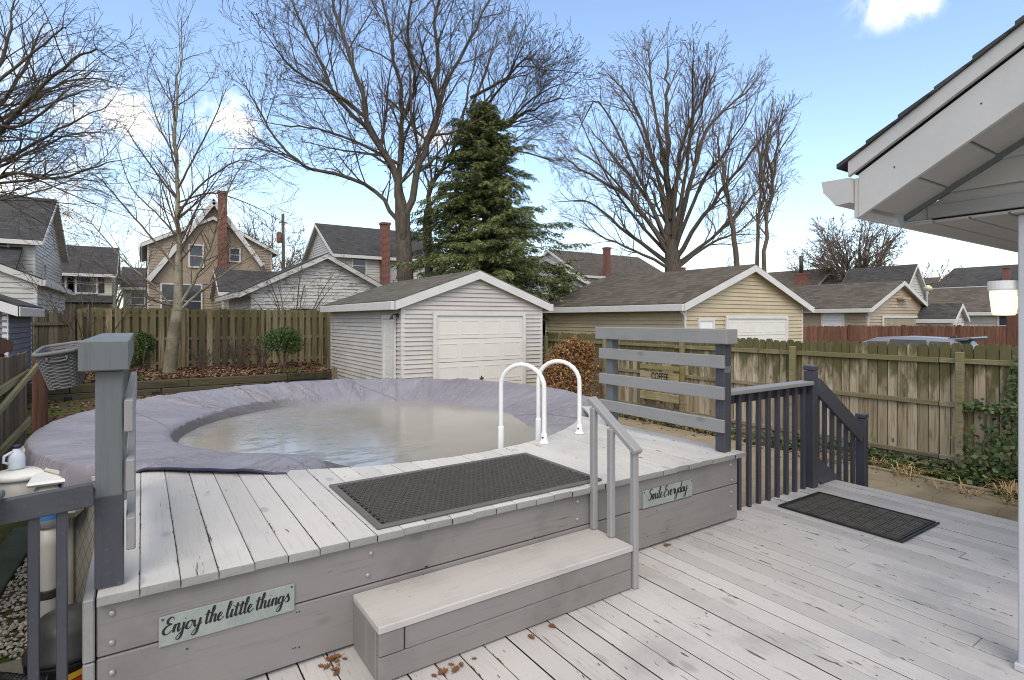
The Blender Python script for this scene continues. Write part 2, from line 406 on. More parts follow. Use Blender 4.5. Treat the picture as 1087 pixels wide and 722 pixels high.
def concretem():
    t = NT('damp_concrete'); p = t.pos()
    n = t.noise(p, .9, 6, .65, .4); n2 = t.noise(p, 60, 3, .7); n3 = t.noise(t.map(p, (.8, 2.0, 1)), .7, 5, .6)
    c = t.ramp(n, [(.3, (.19,.155,.105)), (.55, (.265,.22,.155)), (.8, (.33,.28,.205))])
    c = t.mix(t.math('MULTIPLY', t.sstep(n3, .5, .68), .6), c, (.13,.11,.08))
    c = t.mix(t.math('MULTIPLY', t.sstep(n2, .55, .7), .45), c, (.10,.085,.06))
    e = t.n('ShaderNodeTexVoronoi', feature='DISTANCE_TO_EDGE'); t.L(t.map(t.mix(.06, p, t.n('ShaderNodeTexNoise').outputs[1]), (.4, .4, .4)), e.inputs['Vector'])
    c = t.mix(t.math('MULTIPLY', t.math('SUBTRACT', 1.0, t.sstep(e.outputs[0], .002, .008)), .8), c, (.05,.045,.03))
    return t.done(c, t.lin(n3, .45, .68, .75, .35), t.bump(n2, .25, .004), .35)
M['concrete'] = concretem()
def soilm(name, a, b, g, gs=(.5, .62)):
    t = NT(name); p = t.pos()
    n = t.noise(p, 5, 7, .7); n2 = t.noise(p, .8, 5, .6); v = t.vor(p, 18, out=1)
    c = t.mix(n, a, b)
    c = t.mix(t.math('MULTIPLY', t.sep(v)[0], .4), c, tuple(x*1.6 for x in b))
    c = t.mix(t.sstep(n2, *gs), c, t.mix(n, tuple(x*.6 for x in g), g))
    return t.done(c, .9, t.bump(n, .8, .03), .15)
M['ground'] = soilm('yard_ground', (.055,.037,.024), (.13,.085,.052), (.085,.11,.03), (.45, .58))
M['bed'] = soilm('bed_soil', (.05,.03,.02), (.13,.075,.05), (.09,.10,.03), (.60, .68))
M['web'] = simple('grey_rubber_web', (.085,.078,.07), .6, .25, 30)
M['rubber'] = simple('black_rubber', (.026,.025,.024), .55, .25, 30)
M['rubedge'] = simple('grey_rubber_edge', (.12,.115,.105), .6, .12, 20)
M['white'] = simple('white_plastic', (.80,.80,.77), .3, .04, 5)
M['ladder'] = simple('white_tube', (.82,.82,.80), .25, .03, 5)
M['beigep'] = simple('beige_plastic', (.56,.54,.49), .4, .07, 6)
M['blue'] = simple('blue_label', (.08,.22,.50), .4)
M['jug'] = simple('pale_blue_plastic', (.62,.68,.74), .35, .05)
M['yellow'] = simple('yellow_plastic', (.65,.42,.03), .4)
M['red'] = simple('red_stripe', (.45,.05,.02), .4)
M['hose'] = simple('grey_hose', (.33,.34,.35), .35)
M['stone'] = simple('paver_stone', (.19,.185,.155), .85, .3, 4, bump=.3)
M['greenst'] = simple('green_mat', (.085,.115,.095), .8, .3, 5, bump=.2)
M['gravel'] = leafmat('white_gravel', [(.36,.34,.30), (.56,.54,.50), (.72,.70,.66)], .8)
M['wicker'] = simple('grey_wicker', (.145,.143,.142), .6, .15, 30)
M['bark'] = bark('grey_bark', (.055,.045,.035), (.16,.135,.105))
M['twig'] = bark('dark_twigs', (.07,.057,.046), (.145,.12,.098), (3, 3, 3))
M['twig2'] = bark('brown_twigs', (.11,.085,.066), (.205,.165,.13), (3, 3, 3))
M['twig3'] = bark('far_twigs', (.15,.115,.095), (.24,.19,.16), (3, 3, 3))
M['bark2'] = bark('brown_bark', (.075,.055,.04), (.17,.13,.098))
def birchm():
    t = NT('pale_birch_bark'); p = t.pos()
    n = t.noise(t.map(p, (3, 3, 14)), 1.4, 6, .65); n2 = t.noise(p, 2.2, 5, .6)
    c = t.mix(t.sstep(n2, .35, .65), (.15,.135,.09), (.31,.275,.195))
    c = t.mix(t.math('MULTIPLY', t.sstep(n, .54, .68), .65), c, (.09,.075,.05))
    return t.done(c, .8, t.bump(n, .4, .01), .2)
M['birch'] = birchm()
M['btwig'] = bark('birch_twigs', (.09,.068,.052), (.20,.155,.12), (3, 3, 3))
M['needle'] = leafmat('hemlock_needles', [(.036,.055,.020), (.085,.115,.036), (.155,.185,.062), (.24,.25,.10)])
M['boxleaf'] = leafmat('boxwood_leaves', [(.025,.05,.014), (.055,.10,.025), (.10,.15,.04)])
M['copper'] = leafmat('copper_leaves', [(.10,.045,.02), (.20,.095,.038), (.30,.16,.06), (.36,.24,.11)])
M['deadred'] = leafmat('dead_shrub_leaves', [(.05,.022,.015), (.11,.045,.03), (.16,.075,.05)])
M['ivy'] = leafmat('ivy_leaves', [(.018,.035,.012), (.04,.075,.022), (.085,.13,.04), (.20,.19,.09)])
M['grass'] = leafmat('grass_blades', [(.05,.085,.018), (.10,.15,.03), (.20,.22,.06)])
M['straw'] = leafmat('dry_grass', [(.30,.20,.09), (.42,.30,.14), (.52,.42,.24)])
M['litter'] = leafmat('leaf_litter', [(.055,.03,.02), (.12,.065,.04), (.19,.11,.07), (.28,.19,.13)])
M['oakleaf'] = leafmat('dry_oak_leaf', [(.075,.032,.014), (.16,.07,.028), (.25,.125,.055)])
# ================================================================ FOREGROUND : decks, rails, pool
DZ = -.065          # lower deck surface
PZ = .50            # pool platform surface
GZ = -.62           # yard
PCX, PCY = 2.2, 6.75
def arcY(x, r=2.75): return PCY - math.sqrt(max(0, r*r-(x-PCX)**2))
# ---- lower deck
dk = thing('lower_deck', 'big weathered light grey board deck in the foreground with peeling paint', 'deck', (3.2, .6, GZ))
mb = MB(); x = -.62; w = .139
while x < 5.93:
    y1 = 2.90 if x < 4.14 else 2.955
    js = [-2.6]
    if R.random() < .6: js.append(R.uniform(-.8, 2.2))
    js.append(y1+R.uniform(-.004, .004))
    for a, b in zip(js[:-1], js[1:]):
        dz = R.uniform(-.002, .0015)
        mb.obox(((x+w/2)+R.uniform(-.001,.001), (a+b)/2, DZ-.016+dz), (w-R.uniform(.0035, .0085), b-a-.003, .032), Matrix.Rotation(R.uniform(-.006,.006), 3, 'Y'), .0035)
    x += w
obj('decking', mb, M['deck'], dk)
mb = MB()

for q_, mt_ in (((5.925, 5.96, -2.6, 2.95), 'greyy'), ((-.66, -.625, -2.6, 2.8), 'greyy'), ((4.2, 5.92, 2.90, 2.94), 'front'), ((-.6, -.2, 2.88, 2.91), 'front')):
    mb = MB(); mb.box(*q_, DZ-.27, DZ-.036, .004); obj('rim_board', mb, M[mt_], dk)
mb = MB()
for xx in (-.5, 2.0, 4.0, 5.8):
    for yy in (-1.5, 1.0, 2.6): mb.box(xx-.045, xx+.045, yy-.045, yy+.045, GZ-.1, DZ-.28)
for yy in (-2, -1.2, -.4, .4, 1.2, 2.0, 2.6): mb.box(-.62, 5.92, yy-.02, yy+.02, DZ-.25, DZ-.04)
obj('joist_frame', mb, M['timber'], dk)
# nail heads on decking
mb = MB()
for k in range(300):
    xx = -.62+w*R.randrange(0, 47)+w*(.22 if R.random()<.5 else .78); yy = R.choice((-.4,.4,1.2,2.0,2.6))+R.uniform(-.01,.01)
    if yy > 2.4 and xx < 4.1 : pass
    mb.lathe((xx, yy, DZ), [(.0042, -.002), (.004, .0006), (.001, .0008)], 6, False)
tag(obj('nail_heads', mb, M['dgrey'], dk), kind='stuff')
# ---- pool platform
pf = thing('pool_platform', 'raised grey pool platform with wide front boards, script signs on its face', 'platform', (2.0, 3.4, DZ))
mb = MB(); x = -.155; w = .1462
xs = []
while x < 4.17:
    xc = x+w/2; ye = max(arcY(x+.004), arcY(x+w-.004)) if False else arcY(xc)
    ye0, ye1 = arcY(x+.003), arcY(x+w-.003); y0 = 2.765+R.uniform(-.006, .006)
    if abs(ye0-ye1) > .25: ye0 = ye1 = min(ye0, ye1)+.1
    g = R.uniform(.0008, .0024); z = PZ+R.uniform(-.0025, .001)
    c = .004
    # board with bevelled long edges, cut to the pool's curve
    prof = [(x+g, z-.036), (x+w-g, z-.036), (x+w-g, z-c), (x+w-g-c, z), (x+g+c, z), (x+g, z-c)]
    vs = [V((px_, y0+(c if q in (3, 4) else 0), pz_)) for q, (px_, pz_) in enumerate(prof)]
    vs += [V((px_, ye0+(ye1-ye0)*(px_-x)/w, pz_)) for px_, pz_ in prof]
    fs = [(6,7,8,9,10,11)]+[(i, (i+1) % 6, 6+(i+1) % 6, 6+i) for i in range(6)]
    mb.cur = 0; mb.add(vs, fs); mb.cur = 1; mb.add(vs[:6], [(5,4,3,2,1,0)]); mb.cur = 0; xs.append(xc)
    x += w
obj('decking', mb, (M['plat'], M['greyy']), pf)
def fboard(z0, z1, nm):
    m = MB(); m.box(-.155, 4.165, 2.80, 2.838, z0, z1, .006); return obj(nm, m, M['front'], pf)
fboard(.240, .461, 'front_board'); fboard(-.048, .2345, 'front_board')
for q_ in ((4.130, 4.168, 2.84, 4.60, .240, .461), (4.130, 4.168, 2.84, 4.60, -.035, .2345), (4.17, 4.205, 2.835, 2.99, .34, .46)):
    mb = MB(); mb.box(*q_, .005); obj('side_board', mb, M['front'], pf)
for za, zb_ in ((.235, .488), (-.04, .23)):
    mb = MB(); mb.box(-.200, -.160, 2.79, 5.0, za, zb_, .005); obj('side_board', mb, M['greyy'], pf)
mb = MB()
for xx in (-.1, 1.3, 2.7, 4.05):
    for yy in (2.9, 3.7): mb.box(xx-.045, xx+.045, yy-.045, yy+.045, GZ-.1, .45)
for yy in (2.9, 3.4, 3.9): mb.box(-.15, 4.12, yy-.02, yy+.02, .3, .455)
obj('joist_frame', mb, M['timber'], pf)
def bolt(xx, zz):
    m = MB(); vs = []
    prof = [(.0125, 0), (.0125, -.004), (.010, -.008), (.005, -.0105), (.0005, -.011)]
    n = 10
    for r, d in prof:
        for k in range(n):
            a = 2*PI*k/n; vs.append(V((xx+math.cos(a)*r, 2.7995+d, zz+math.sin(a)*r)))
    fs = [(i*n+k, i*n+(k+1) % n, (i+1)*n+(k+1) % n, (i+1)*n+k) for i in range(len(prof)-1) for k in range(n)]
    m.add(vs, fs, True); obj('bolt', m, M['bolt'], pf)
for xx in (-.095, .985, 2.40, 4.08):
    for zz in (.405, .285, .175, .055): bolt(xx+R.uniform(-.012,.012), zz+R.uniform(-.008,.008))
# nail heads and screw holes across the painted faces
m = MB()
for k in range(26):
    xx = R.uniform(-.1, 4.1); zz = R.choice((.25, .44, .03, .2, R.uniform(0, .44)))
    if R.random() < .5: xx = R.choice((.62, 1.3, 2.05, 3.3))+R.uniform(-.02, .02)
    m.tube([(xx, 2.7998, zz), (xx, 2.7985, zz)], R.uniform(.003, .0055), 8, True, False)
tag(obj('nail_heads', m, M['dgrey'], pf), kind='stuff')
# ---- script lettering
GL = {
 'E': (1.05, [[(.95,1.65),(.65,2.0),(.28,1.75),(.35,1.3),(.72,1.12),(.28,.95),(.0,.5),(.2,.04),(.6,.0),(1.05,.4)]]),
 'n': (.92, [[(-.05,.5),(.13,1.0),(.14,.5),(.14,0)],[(.15,.45),(.38,.95),(.58,.88),(.58,.3),(.72,.0),(.95,.35)]]),
 'j': (.55, [[(.2,1),(.22,0),(.15,-.7),(-.1,-1.0),(-.35,-.8),(-.05,-.3),(.55,.35)],[(.22,1.4),(.26,1.46)]]),
 'o': (.85, [[(.5,.95),(.15,.85),(.0,.4),(.2,.02),(.5,.15),(.62,.6),(.48,.95),(.7,.78),(.92,.85)]]),
 'y': (.95, [[(.0,.9),(.08,.3),(.3,.05),(.55,.35),(.66,1.0)],[(.66,1.0),(.6,.1),(.5,-.7),(.2,-1.0),(.0,-.75),(.35,-.25),(.95,.4)]]),
 't': (.58, [[(.2,1.7),(.16,.9),(.16,.3),(.3,.0),(.6,.3)],[(-.15,1.22),(.55,1.32)]]),
 'h': (.92, [[(-.05,.4),(.3,1.5),(.32,2.0),(.14,1.95),(.1,1.0),(.1,0)],[(.1,.45),(.35,.95),(.56,.85),(.56,.25),(.7,.0),(.95,.35)]]),
 'e': (.68, [[(-.03,.38),(.32,.58),(.4,.88),(.2,1.0),(.02,.55),(.12,.1),(.36,.0),(.7,.38)]]),
 'l': (.5, [[(-.03,.35),(.33,1.4),(.35,2.0),(.16,2.0),(.08,1.0),(.12,.2),(.28,.0),(.52,.35)]]),
 'i': (.47, [[(-.02,.5),(.13,1),(.1,.25),(.25,.0),(.48,.35)],[(.16,1.42),(.2,1.48)]]),
 'g': (.85, [[(.55,.9),(.2,.95),(.0,.45),(.18,.05),(.45,.3),(.58,.95)],[(.58,.95),(.55,.0),(.45,-.75),(.15,-1.0),(-.05,-.75),(.3,-.25),(.85,.38)]]),
 's': (.7, [[(-.03,.35),(.3,1.08),(.32,.8),(.55,.4),(.42,.02),(.08,.1)]]),
 'S': (.98, [[(.9,1.65),(.62,2.0),(.25,1.75),(.32,1.3),(.72,.9),(.75,.35),(.42,.0),(.02,.3)]]),
 'm': (1.35, [[(-.05,.5),(.13,1.0),(.14,0)],[(.15,.45),(.36,.95),(.52,.85),(.52,0)],[(.53,.45),(.78,.95),(.96,.85),(.96,.28),(1.1,.0),(1.38,.35)]]),
 'v': (.75, [[(-.02,.8),(.15,.95),(.22,.4),(.32,.0),(.55,.5),(.62,.95),(.8,.85)]]),
 'r': (.7, [[(-.03,.5),(.15,1.08),(.28,.85),(.5,.92),(.44,.3),(.55,.0),(.72,.35)]]),
 'd': (.85, [[(.52,.85),(.2,.95),(.0,.45),(.18,.03),(.42,.2),(.58,.9),(.66,2.0)],[(.66,2.0),(.56,.9),(.56,.2),(.68,.0),(.88,.35)]]),
 'a': (.85, [[(.52,.85),(.2,.95),(.0,.45),(.18,.03),(.42,.2),(.56,.92)],[(.56,.95),(.54,.25),(.66,.0),(.88,.35)]]),
 ' ': (.3, [])}
def crom(P, n=7):
    if len(P) < 3: return [V((a, b, 0)) for a, b in P]
    Q = [P[0]]+list(P)+[P[-1]]; out = []
    for i in range(1, len(Q)-2):
        p0, p1, p2, p3 = [V((*q, 0)) for q in Q[i-1:i+3]]
        for k in range(n):
            t = k/n
            out.append(.5*((2*p1)+(p2-p0)*t+(2*p0-5*p1+4*p2-p3)*t*t+(3*p1-p0-3*p2+p3)*t**3))
    out.append(V((*P[-1], 0))); return out
def script(text, s, slant=.22, adj=1.0):
    """ribbons in (u,v); returns builder of 2D quads and width"""
    quads = []; x = 0
    for ch in text:
        adv, st = GL[ch]
        for P in st:
            pts = crom(P); pts = [V((p.x+x+slant*p.y, p.y, 0)) for p in pts]
            L = []
            for i, p in enumerate(pts):
                t = pts[min(i+1, len(pts)-1)]-pts[max(i-1, 0)]
                if t.length < 1e-6: t = V((1,0,0))
                t.normalize(); nn = V((-t.y, t.x, 0)); wd = .035+.105*max(0, -t.y)**1.2+.02*abs(t.x)
                if len(pts) == 2: wd = .10 if ch in 'ij' else .06
                L.append((p+nn*wd, p-nn*wd))
            for a, b in zip(L[:-1], L[1:]): quads.append([q*s for q in (a[0], a[1], b[1], b[0])])
        x += adv*adj
    return quads, x*s
def signmat():
    t = NT('sage_sign_paint'); p = t.pos(); n = t.noise(p, 9, 6, .7); n2 = t.noise(p, 90, 3, .7)
    c = t.ramp(n, [(.3, (.22,.265,.25)), (.55, (.28,.31,.29)), (.75, (.35,.36,.335))])
    c = t.mix(t.math('MULTIPLY', t.sstep(n2, .52, .7), .35), c, (.42,.43,.40))
    return t.done(c, .55, t.bump(n2, .1, .002), .3)
M['sage'] = signmat()
def wordsign(label, x0, z0, text, fit, tilt=0.0):
    W, H = .552, .129
    t = thing('word_sign', label, 'sign', (x0+W/2, 2.79, z0), 'painted script signs on the platform face')
    m = MB(); m.box(x0, x0+W, 2.790, 2.7985, z0, z0+H, .002); obj('panel', m, M['sage'], t)
    q, wd = script(text, 1.0); s = fit/wd; q, wd = script(text, s)
    m = MB(); u0 = x0+(W-wd)/2-.006; v0 = z0+H*.40
    for k, qd in enumerate(q): m.add([V((u0+p.x, 2.7885-.0000004*k, v0+p.y+tilt*(p.x))) for p in qd], [(0,1,2,3)])
    obj('lettering', m, M['black'], t)
    for xx in (x0+.014, x0+W-.014):
        m = MB(); m.obox((xx, 2.7885, z0+H-.012), (.009, .004, .009), None, .002); obj('screw', m, M['dgrey'], t)
wordsign('sage green sign reading Enjoy the little things', .058, .217, 'Enjoy the little things', .515)
wordsign('sage green sign reading Smile Everyday', 3.015, .243, 'Smile Everyday', .44)
# ---- box step
st = thing('box_step', 'grey wooden box step against the pool platform face', 'step', (1.7, 2.6, DZ))
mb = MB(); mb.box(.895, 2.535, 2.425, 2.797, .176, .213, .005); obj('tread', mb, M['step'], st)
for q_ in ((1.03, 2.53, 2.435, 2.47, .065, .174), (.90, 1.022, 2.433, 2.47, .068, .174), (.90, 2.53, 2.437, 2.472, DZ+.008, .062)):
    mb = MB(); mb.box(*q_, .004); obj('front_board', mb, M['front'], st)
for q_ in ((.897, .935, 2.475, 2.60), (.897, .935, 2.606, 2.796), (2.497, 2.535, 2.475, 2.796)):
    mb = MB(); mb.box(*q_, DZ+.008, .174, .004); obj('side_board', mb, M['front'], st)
# ---- step handrail
hr = thing('step_handrail', 'short sloping grey handrail with three posts beside the box step', 'handrail', (2.5, 2.6, DZ))
for (xx, yy, zb, zt) in ((2.515, 2.765, .214, 1.03), (2.515, 2.60, .214, .915), (2.560, 2.440, DZ+.002, .80)):
    m = MB(); m.box(xx-.0215, xx+.0215, yy-.0215, yy+.0215, zb, zt, .007); obj('post', m, M['hand'], hr)
m = MB(); m.beam((2.535, 2.815, 1.085), (2.56, 2.405, .790), .075, .04, .008); obj('top_rail', m, M['hand'], hr)
# ---- privacy rails
def privacy(label, xa, xb, inner, slat_w):
    """posts xa..xb (x), inner = x of the slat face, slat side sign"""
    t = thing('privacy_rail', label, 'railing', ((xa+xb)/2, 3.5, PZ), 'privacy rails on the pool platform')
    mats = M['slate'] if xa > 1 else M['greyv']
    y0s = (2.845, 4.18)
    for k, yy in enumerate(y0s):
        m = MB(); m.box(xa, xb, yy, yy+.092, PZ+.001, 1.405, .004)
        p = obj('post', m, (M['slate'] if (xa > 1 and k == 0) else M['greyv']), t)
        if xa < 1 and k == 0:
            m = MB(); m.box(xa-.0025, xb+.0025, yy-.0025, yy+.0945, PZ+.006, .885, .003); obj('painted_foot', m, M['slate'], p)
    return t
rl = privacy('left privacy rail with a grey paint post, seen end on, basket hung beside it', -.162, -.068, -.03, 1)
m = MB(); m.box(-.215, -.045, 2.80, 4.33, 1.408, 1.532, .005); obj('top_beam', m, M['greyv'], rl)
for zz, sk in ((1.215, .0), (.965, .012), (.72, .02)):
    m = MB(); m.obox((-.046, 3.56, zz), (.034, 1.50, .135), Matrix.Rotation(R.uniform(-.01,.01), 3, 'Z'), .005); obj('slat', m, M['greyy'], rl)
rr = privacy('right privacy rail with three slats and a box top, before the mossy fence', 4.055, 4.147, 4.04, 1)
m = MB(); m.box(4.02, 4.172, 2.80, 4.40, 1.412, 1.538, .005); obj('top_beam', m, M['greyy'], rr)
for zz in (1.262, .998, .722):
    m = MB(); m.box(4.018, 4.053, 2.835, 4.34, zz-.055, zz+.055, .005); obj('slat', m, M['greyy'], rr)
m = MB(); m.box(4.049, 4.150, 2.8405, 2.845, 1.17, 1.225); obj('tape_patch', m, M['greyv'], rr)
# ---- right deck rail and stair rail
dr = thing('deck_rail', 'dark slate deck railing with square balusters between the platform and the stairs', 'railing', (4.9, 2.92, DZ))
m = MB(); m.box(5.545, 5.645, 2.885, 2.985, DZ-.25, 1.10, .005); nw = obj('newel_post', m, M['slate'], dr)
m = MB(); m.box(5.541, 5.649, 2.881, 2.989, 1.106, 1.158, .010); obj('post_cap', m, M['slate'], nw)
m = MB(); m.box(4.16, 5.54, 2.868, 3.005, .965, 1.003, .006); obj('top_rail', m, M['greyy'], dr)
m = MB(); m.box(4.16, 5.54, 2.958, 2.994, .872, .963, .004); obj('upper_rail', m, M['slatex'], dr)
m = MB(); m.box(4.175, 5.54, 2.96, 2.996, DZ-.16, DZ-.035, .004); obj('bottom_rail', m, M['slatex'], dr)
for k in range(9):
    xx = 4.235+k*.152
    m = MB(); m.box(xx-.019, xx+.019, 2.918, 2.956, DZ-.12, .964, .003); obj('baluster', m, M['slate'], dr)
sr = thing('stair_rail', 'dark slate stair railing sloping down from the deck to the driveway', 'railing', (6.2, 2.94, GZ))
m = MB(); m.box(6.62, 6.715, 2.885, 2.98, GZ, .515, .005); nw = obj('newel_post', m, M['slate'], sr)
m = MB(); m.box(6.615, 6.720, 2.88, 2.985, .521, .570, .010); obj('post_cap', m, M['slate'], nw)
m = MB(); m.beam((5.65, 2.905, .955), (6.62, 2.905, .335), .036, .165, .004); obj('handrail', m, M['slatex'], sr)
m = MB(); m.beam((5.65, 2.93, .135), (6.66, 2.93, -.51), .036, .20, .004); obj('lower_rail', m, M['slatex'], sr)
for k in range(6):
    xx = 5.73+k*.15; z1 = .94-(xx-5.65)*.64; z0 = z1-.83
    m = MB(); m.box(xx-.019, xx+.019, 2.925, 2.962, z0, z1-.03, .003); obj('baluster', m, M['slate'], sr)
ss = thing('deck_stairs', 'grey wooden stairs from the deck edge down to the concrete driveway', 'stairs', (6.3, 2.3, GZ))
for k in range(2):
    m = MB(); m.box(5.97+k*.29, 6.28+k*.29, 1.75, 2.87, DZ-.19*(k+1)-.035, DZ-.19*(k+1), .004); obj('tread', m, M['step'], ss)
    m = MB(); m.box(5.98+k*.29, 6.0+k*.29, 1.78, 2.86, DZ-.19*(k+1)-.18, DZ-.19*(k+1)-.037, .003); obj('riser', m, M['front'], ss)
for yy in (1.75, 2.845):
    m = MB(); m.beam((5.97, yy, DZ-.16), (6.62, yy, -.56), .036, .15, .003); obj('stringer', m, M['slatex'], ss)
# ---- left rail
lf = thing('deck_rail', 'dark slate railing at the left front deck corner, shop vacuum behind it', 'railing', (-.3, 2.72, DZ))
m = MB(); m.beam((-.60, 2.70, .905), (-.165, 2.79, .915), .036, .092, .004); obj('upper_rail', m, M['slatex'], lf)
for xx in (-.262, -.345):
    m = MB(); yy = 2.79+(xx+.165)*.207; m.box(xx-.017, xx+.017, yy-.002, yy+.034, DZ-.2, .87, .003); obj('baluster', m, M['slate'], lf)
m = MB(); m.box(-.535, -.44, 2.66, 2.755, DZ-.2, .955, .004); obj('newel_post', m, M['slate'], lf)
m = MB(); m.box(-.55, -.425, 2.645, 2.77, .957, .985, .006); obj('post_cap', m, M['greyv'], lf)
m = MB(); m.beam((-.44, 2.735, DZ-.10), (-.19, 2.785, DZ-.10), .036, .09, .004); obj('bottom_rail', m, M['slatex'], lf)
# ---- mats
rm = thing('rubber_mat', 'black perforated rubber mat lying on the pool platform', 'mat', (1.84, 3.3, PZ))
x0, x1, y0, y1 = 1.035, 2.65, 2.825, 3.745
m = MB(); bz0, bz1 = PZ+.0015, PZ+.014
for (a, b, c, d) in ((x0, x1, y0, y0+.042), (x0, x1, y1-.042, y1), (x0, x0+.042, y0+.042, y1-.042), (x1-.042, x1, y0+.042, y1-.042)):
    m.box(a, b, c, d, bz0, bz1, .004)
obj('border', m, M['rubedge'], rm)
# web: rows of staggered holes made of hex-like cells
m = MB(); ix0, ix1, iy0, iy1 = x0+.042, x1-.042, y0+.042, y1-.042
px_ = .0385; py_ = .0333; r = .0135; zt = PZ+.0145
row = 0; yy = iy0+py_/2
while yy < iy1:
    xx = ix0+(px_/2 if row % 2 else px_)
    while xx < ix1-.008:
        n = 8; vs = []
        for q, (rr_, zz) in enumerate(((r, PZ+.002), (r, zt), (px_*.5, zt), (px_*.5, zt-.006))):
            for k in range(n):
                a = 2*PI*(k+.5)/n; e = 1/max(abs(math.cos(a)), abs(math.sin(a))) if q >= 2 else 1
                vs.append(V((xx+math.cos(a)*rr_*e*.94, yy+math.sin(a)*rr_*e*(.83 if q >= 2 else 1), zz)))
        fs = [(i*n+k, i*n+(k+1) % n, (i+1)*n+(k+1) % n, (i+1)*n+k) for i in range(3) for k in range(n)]
        m.add(vs, fs); xx += px_
    yy += py_; row += 1
obj('perforated_web', m, M['web'], rm, recalc=False)
m = MB(); m.quad((ix0, iy0, PZ+.0018), (ix1, iy0, PZ+.0018), (ix1, iy1, PZ+.0018), (ix0, iy1, PZ+.0018)); obj('underside', m, M['black'], rm, recalc=False)
dm = thing('door_mat', 'dark ribbed doormat lying on the lower deck near the stairs', 'mat', (5.1, 2.3, DZ))
m = MB(); x0, x1, y0, y1 = 4.745, 5.45, 1.805, 2.785; z = DZ+.002
m.box(x0, x1, y0, y1, z, z+.006, .002); obj('base', m, M['rubber'], dm)
m = MB()
for i in range(7):
    for j in range(9):
        cx0 = x0+.03+i*(x1-x0-.06)/7; cy0 = y0+.05+j*(y1-y0-.1)/9; cw = (x1-x0-.06)/7; ch = (y1-y0-.1)/9
        for k in range(5):
            f = (k+.5)/5
            if (i+j) % 2: m.box(cx0+cw*f-.006, cx0+cw*f+.006, cy0+.006, cy0+ch-.006, z+.0062, z+.0115)
            else: m.box(cx0+.006, cx0+cw-.006, cy0+ch*f-.006, cy0+ch*f+.006, z+.0062, z+.0115)
obj('ribs', m, simple('charcoal_ribs', (.10,.093,.08), .8, .3, 9), dm)
m = MB(); m.box(x0, x1, y0, y0+.014, z+.0062, z+.014, .002); m.box(x0, x1, y0+.028, y0+.04, z+.0062, z+.014, .002); m.box(x0, x1, y1-.014, y1, z+.0062, z+.014, .002)
m.box(x0, x0+.014, y0+.042, y1-.015, z+.0062, z+.014, .002); m.box(x1-.014, x1, y0+.042, y1-.015, z+.0062, z+.014, .002)
obj('raised_edge', m, M['rubber'], dm)
# ---- pool
pool = thing('swimming_pool', 'round above ground swimming pool under a lilac grey winter cover', 'pool', (PCX, PCY, GZ))
FOLDS = [(R.uniform(0, 6.28), R.uniform(.008, .02), R.uniform(.008, .022)*(1 if q % 3 else -1)) for q in range(40)]+[(c_+k*.026, .0095, .045) for c_ in (.50, .72, .95, 1.22, 1.55, 1.80, 2.2) for k in range(3)]+[(c_-.02, .012, -.03) for c_ in (.50, .72, .95, 1.22, 1.55, 1.80, 2.2)]
def cov(r, a):
    """cover height at radius r (metres), angle a"""
    # near side (towards the platform, right part) the cover hangs below the boards
    da = math.atan2(math.sin(a-math.radians(-72)), math.cos(a-math.radians(-72)))
    sink = 1-min(1, max(0, (abs(da)-.50)/.42)); sink = sink*sink*(3-2*sink)
    far = .5+.5*math.sin(a)
    prof = [(3.3, .50), (3.0, .555), (2.9, .552), (2.6, .505), (2.3, .475), (2.1, .455), (2.0, .435), (1.96, .40), (1.88, .30), (1.84, .24), (1.7, .20), (1.2, .15), (0, .12)]
    prof_far = [(3.3, .50), (3.0, .56), (2.9, .55), (2.6, .46), (2.35, .40), (2.15, .335), (2.05, .30), (1.95, .27), (1.8, .22), (1.7, .20), (1.2, .15), (0, .12)]
    def ev(pr):
        for (ra, za), (rb, zb) in zip(pr[:-1], pr[1:]):
            if rb <= r <= ra: return zb+(za-zb)*(r-rb)/(ra-rb)
        return pr[0][1]
    lf_ = max(0, min(1, (math.cos(a-math.radians(205))+.15)/.8))
    z = ev(prof)*lf_+ev(prof_far)*(1-lf_)
    f = math.sin(a*9+1.3*math.sin(a*3))*.5+math.sin(a*23+2)*.3+math.sin(a*41+1)*.25
    fold = sum(h_*math.exp(-((math.atan2(math.sin(a-c_-.10*(r-2)), math.cos(a-c_-.10*(r-2))))/w_)**2) for c_, w_, h_ in FOLDS)
    z += .006*f*max(0, min(1, (r-1.9)/.5))+fold*max(0, min(1, (r-2.0)/.5))*max(.25, min(1, (3.15-r)/.5))
    z += .014*mnoise.noise(V((r*2.2*math.cos(a), r*2.2*math.sin(a), 3)))
    z += .006*mnoise.noise(V((r*7*math.cos(a), r*7*math.sin(a), 9)))
    return z*(1-sink)+sink*min(z, .27+.02*math.sin(a*7))
def rout(a):
    x, y = math.cos(a), math.sin(a)
    # distance to the platform edge zone: the cover stops on the boards on the near side
    d = math.atan2(math.sin(a-math.radians(-100)), math.cos(a-math.radians(-100)))
    t = max(0, min(1, (abs(d)-.62)/.22)); t = t*t*(3-2*t)
    dl = math.atan2(math.sin(a-math.radians(150)), math.cos(a-math.radians(150)))
    bulge = -.03*math.exp(-(dl/.5)**2)
    return (2.82)*(1-t)+(3.06+bulge)*t, t
NA = 1080; m = MB(); rings = []
radii = [0, .6, 1.2, 1.5, 1.7, 1.78, 1.84, 1.88, 1.92, 1.96, 2.0, 2.06, 2.12, 2.2, 2.3, 2.4, 2.5, 2.6, 2.7]
for r in radii:
    rings.append([V((PCX+r*math.cos(2*PI*k/NA), PCY+r*math.sin(2*PI*k/NA), cov(r, 2*PI*k/NA))) for k in range(NA)])
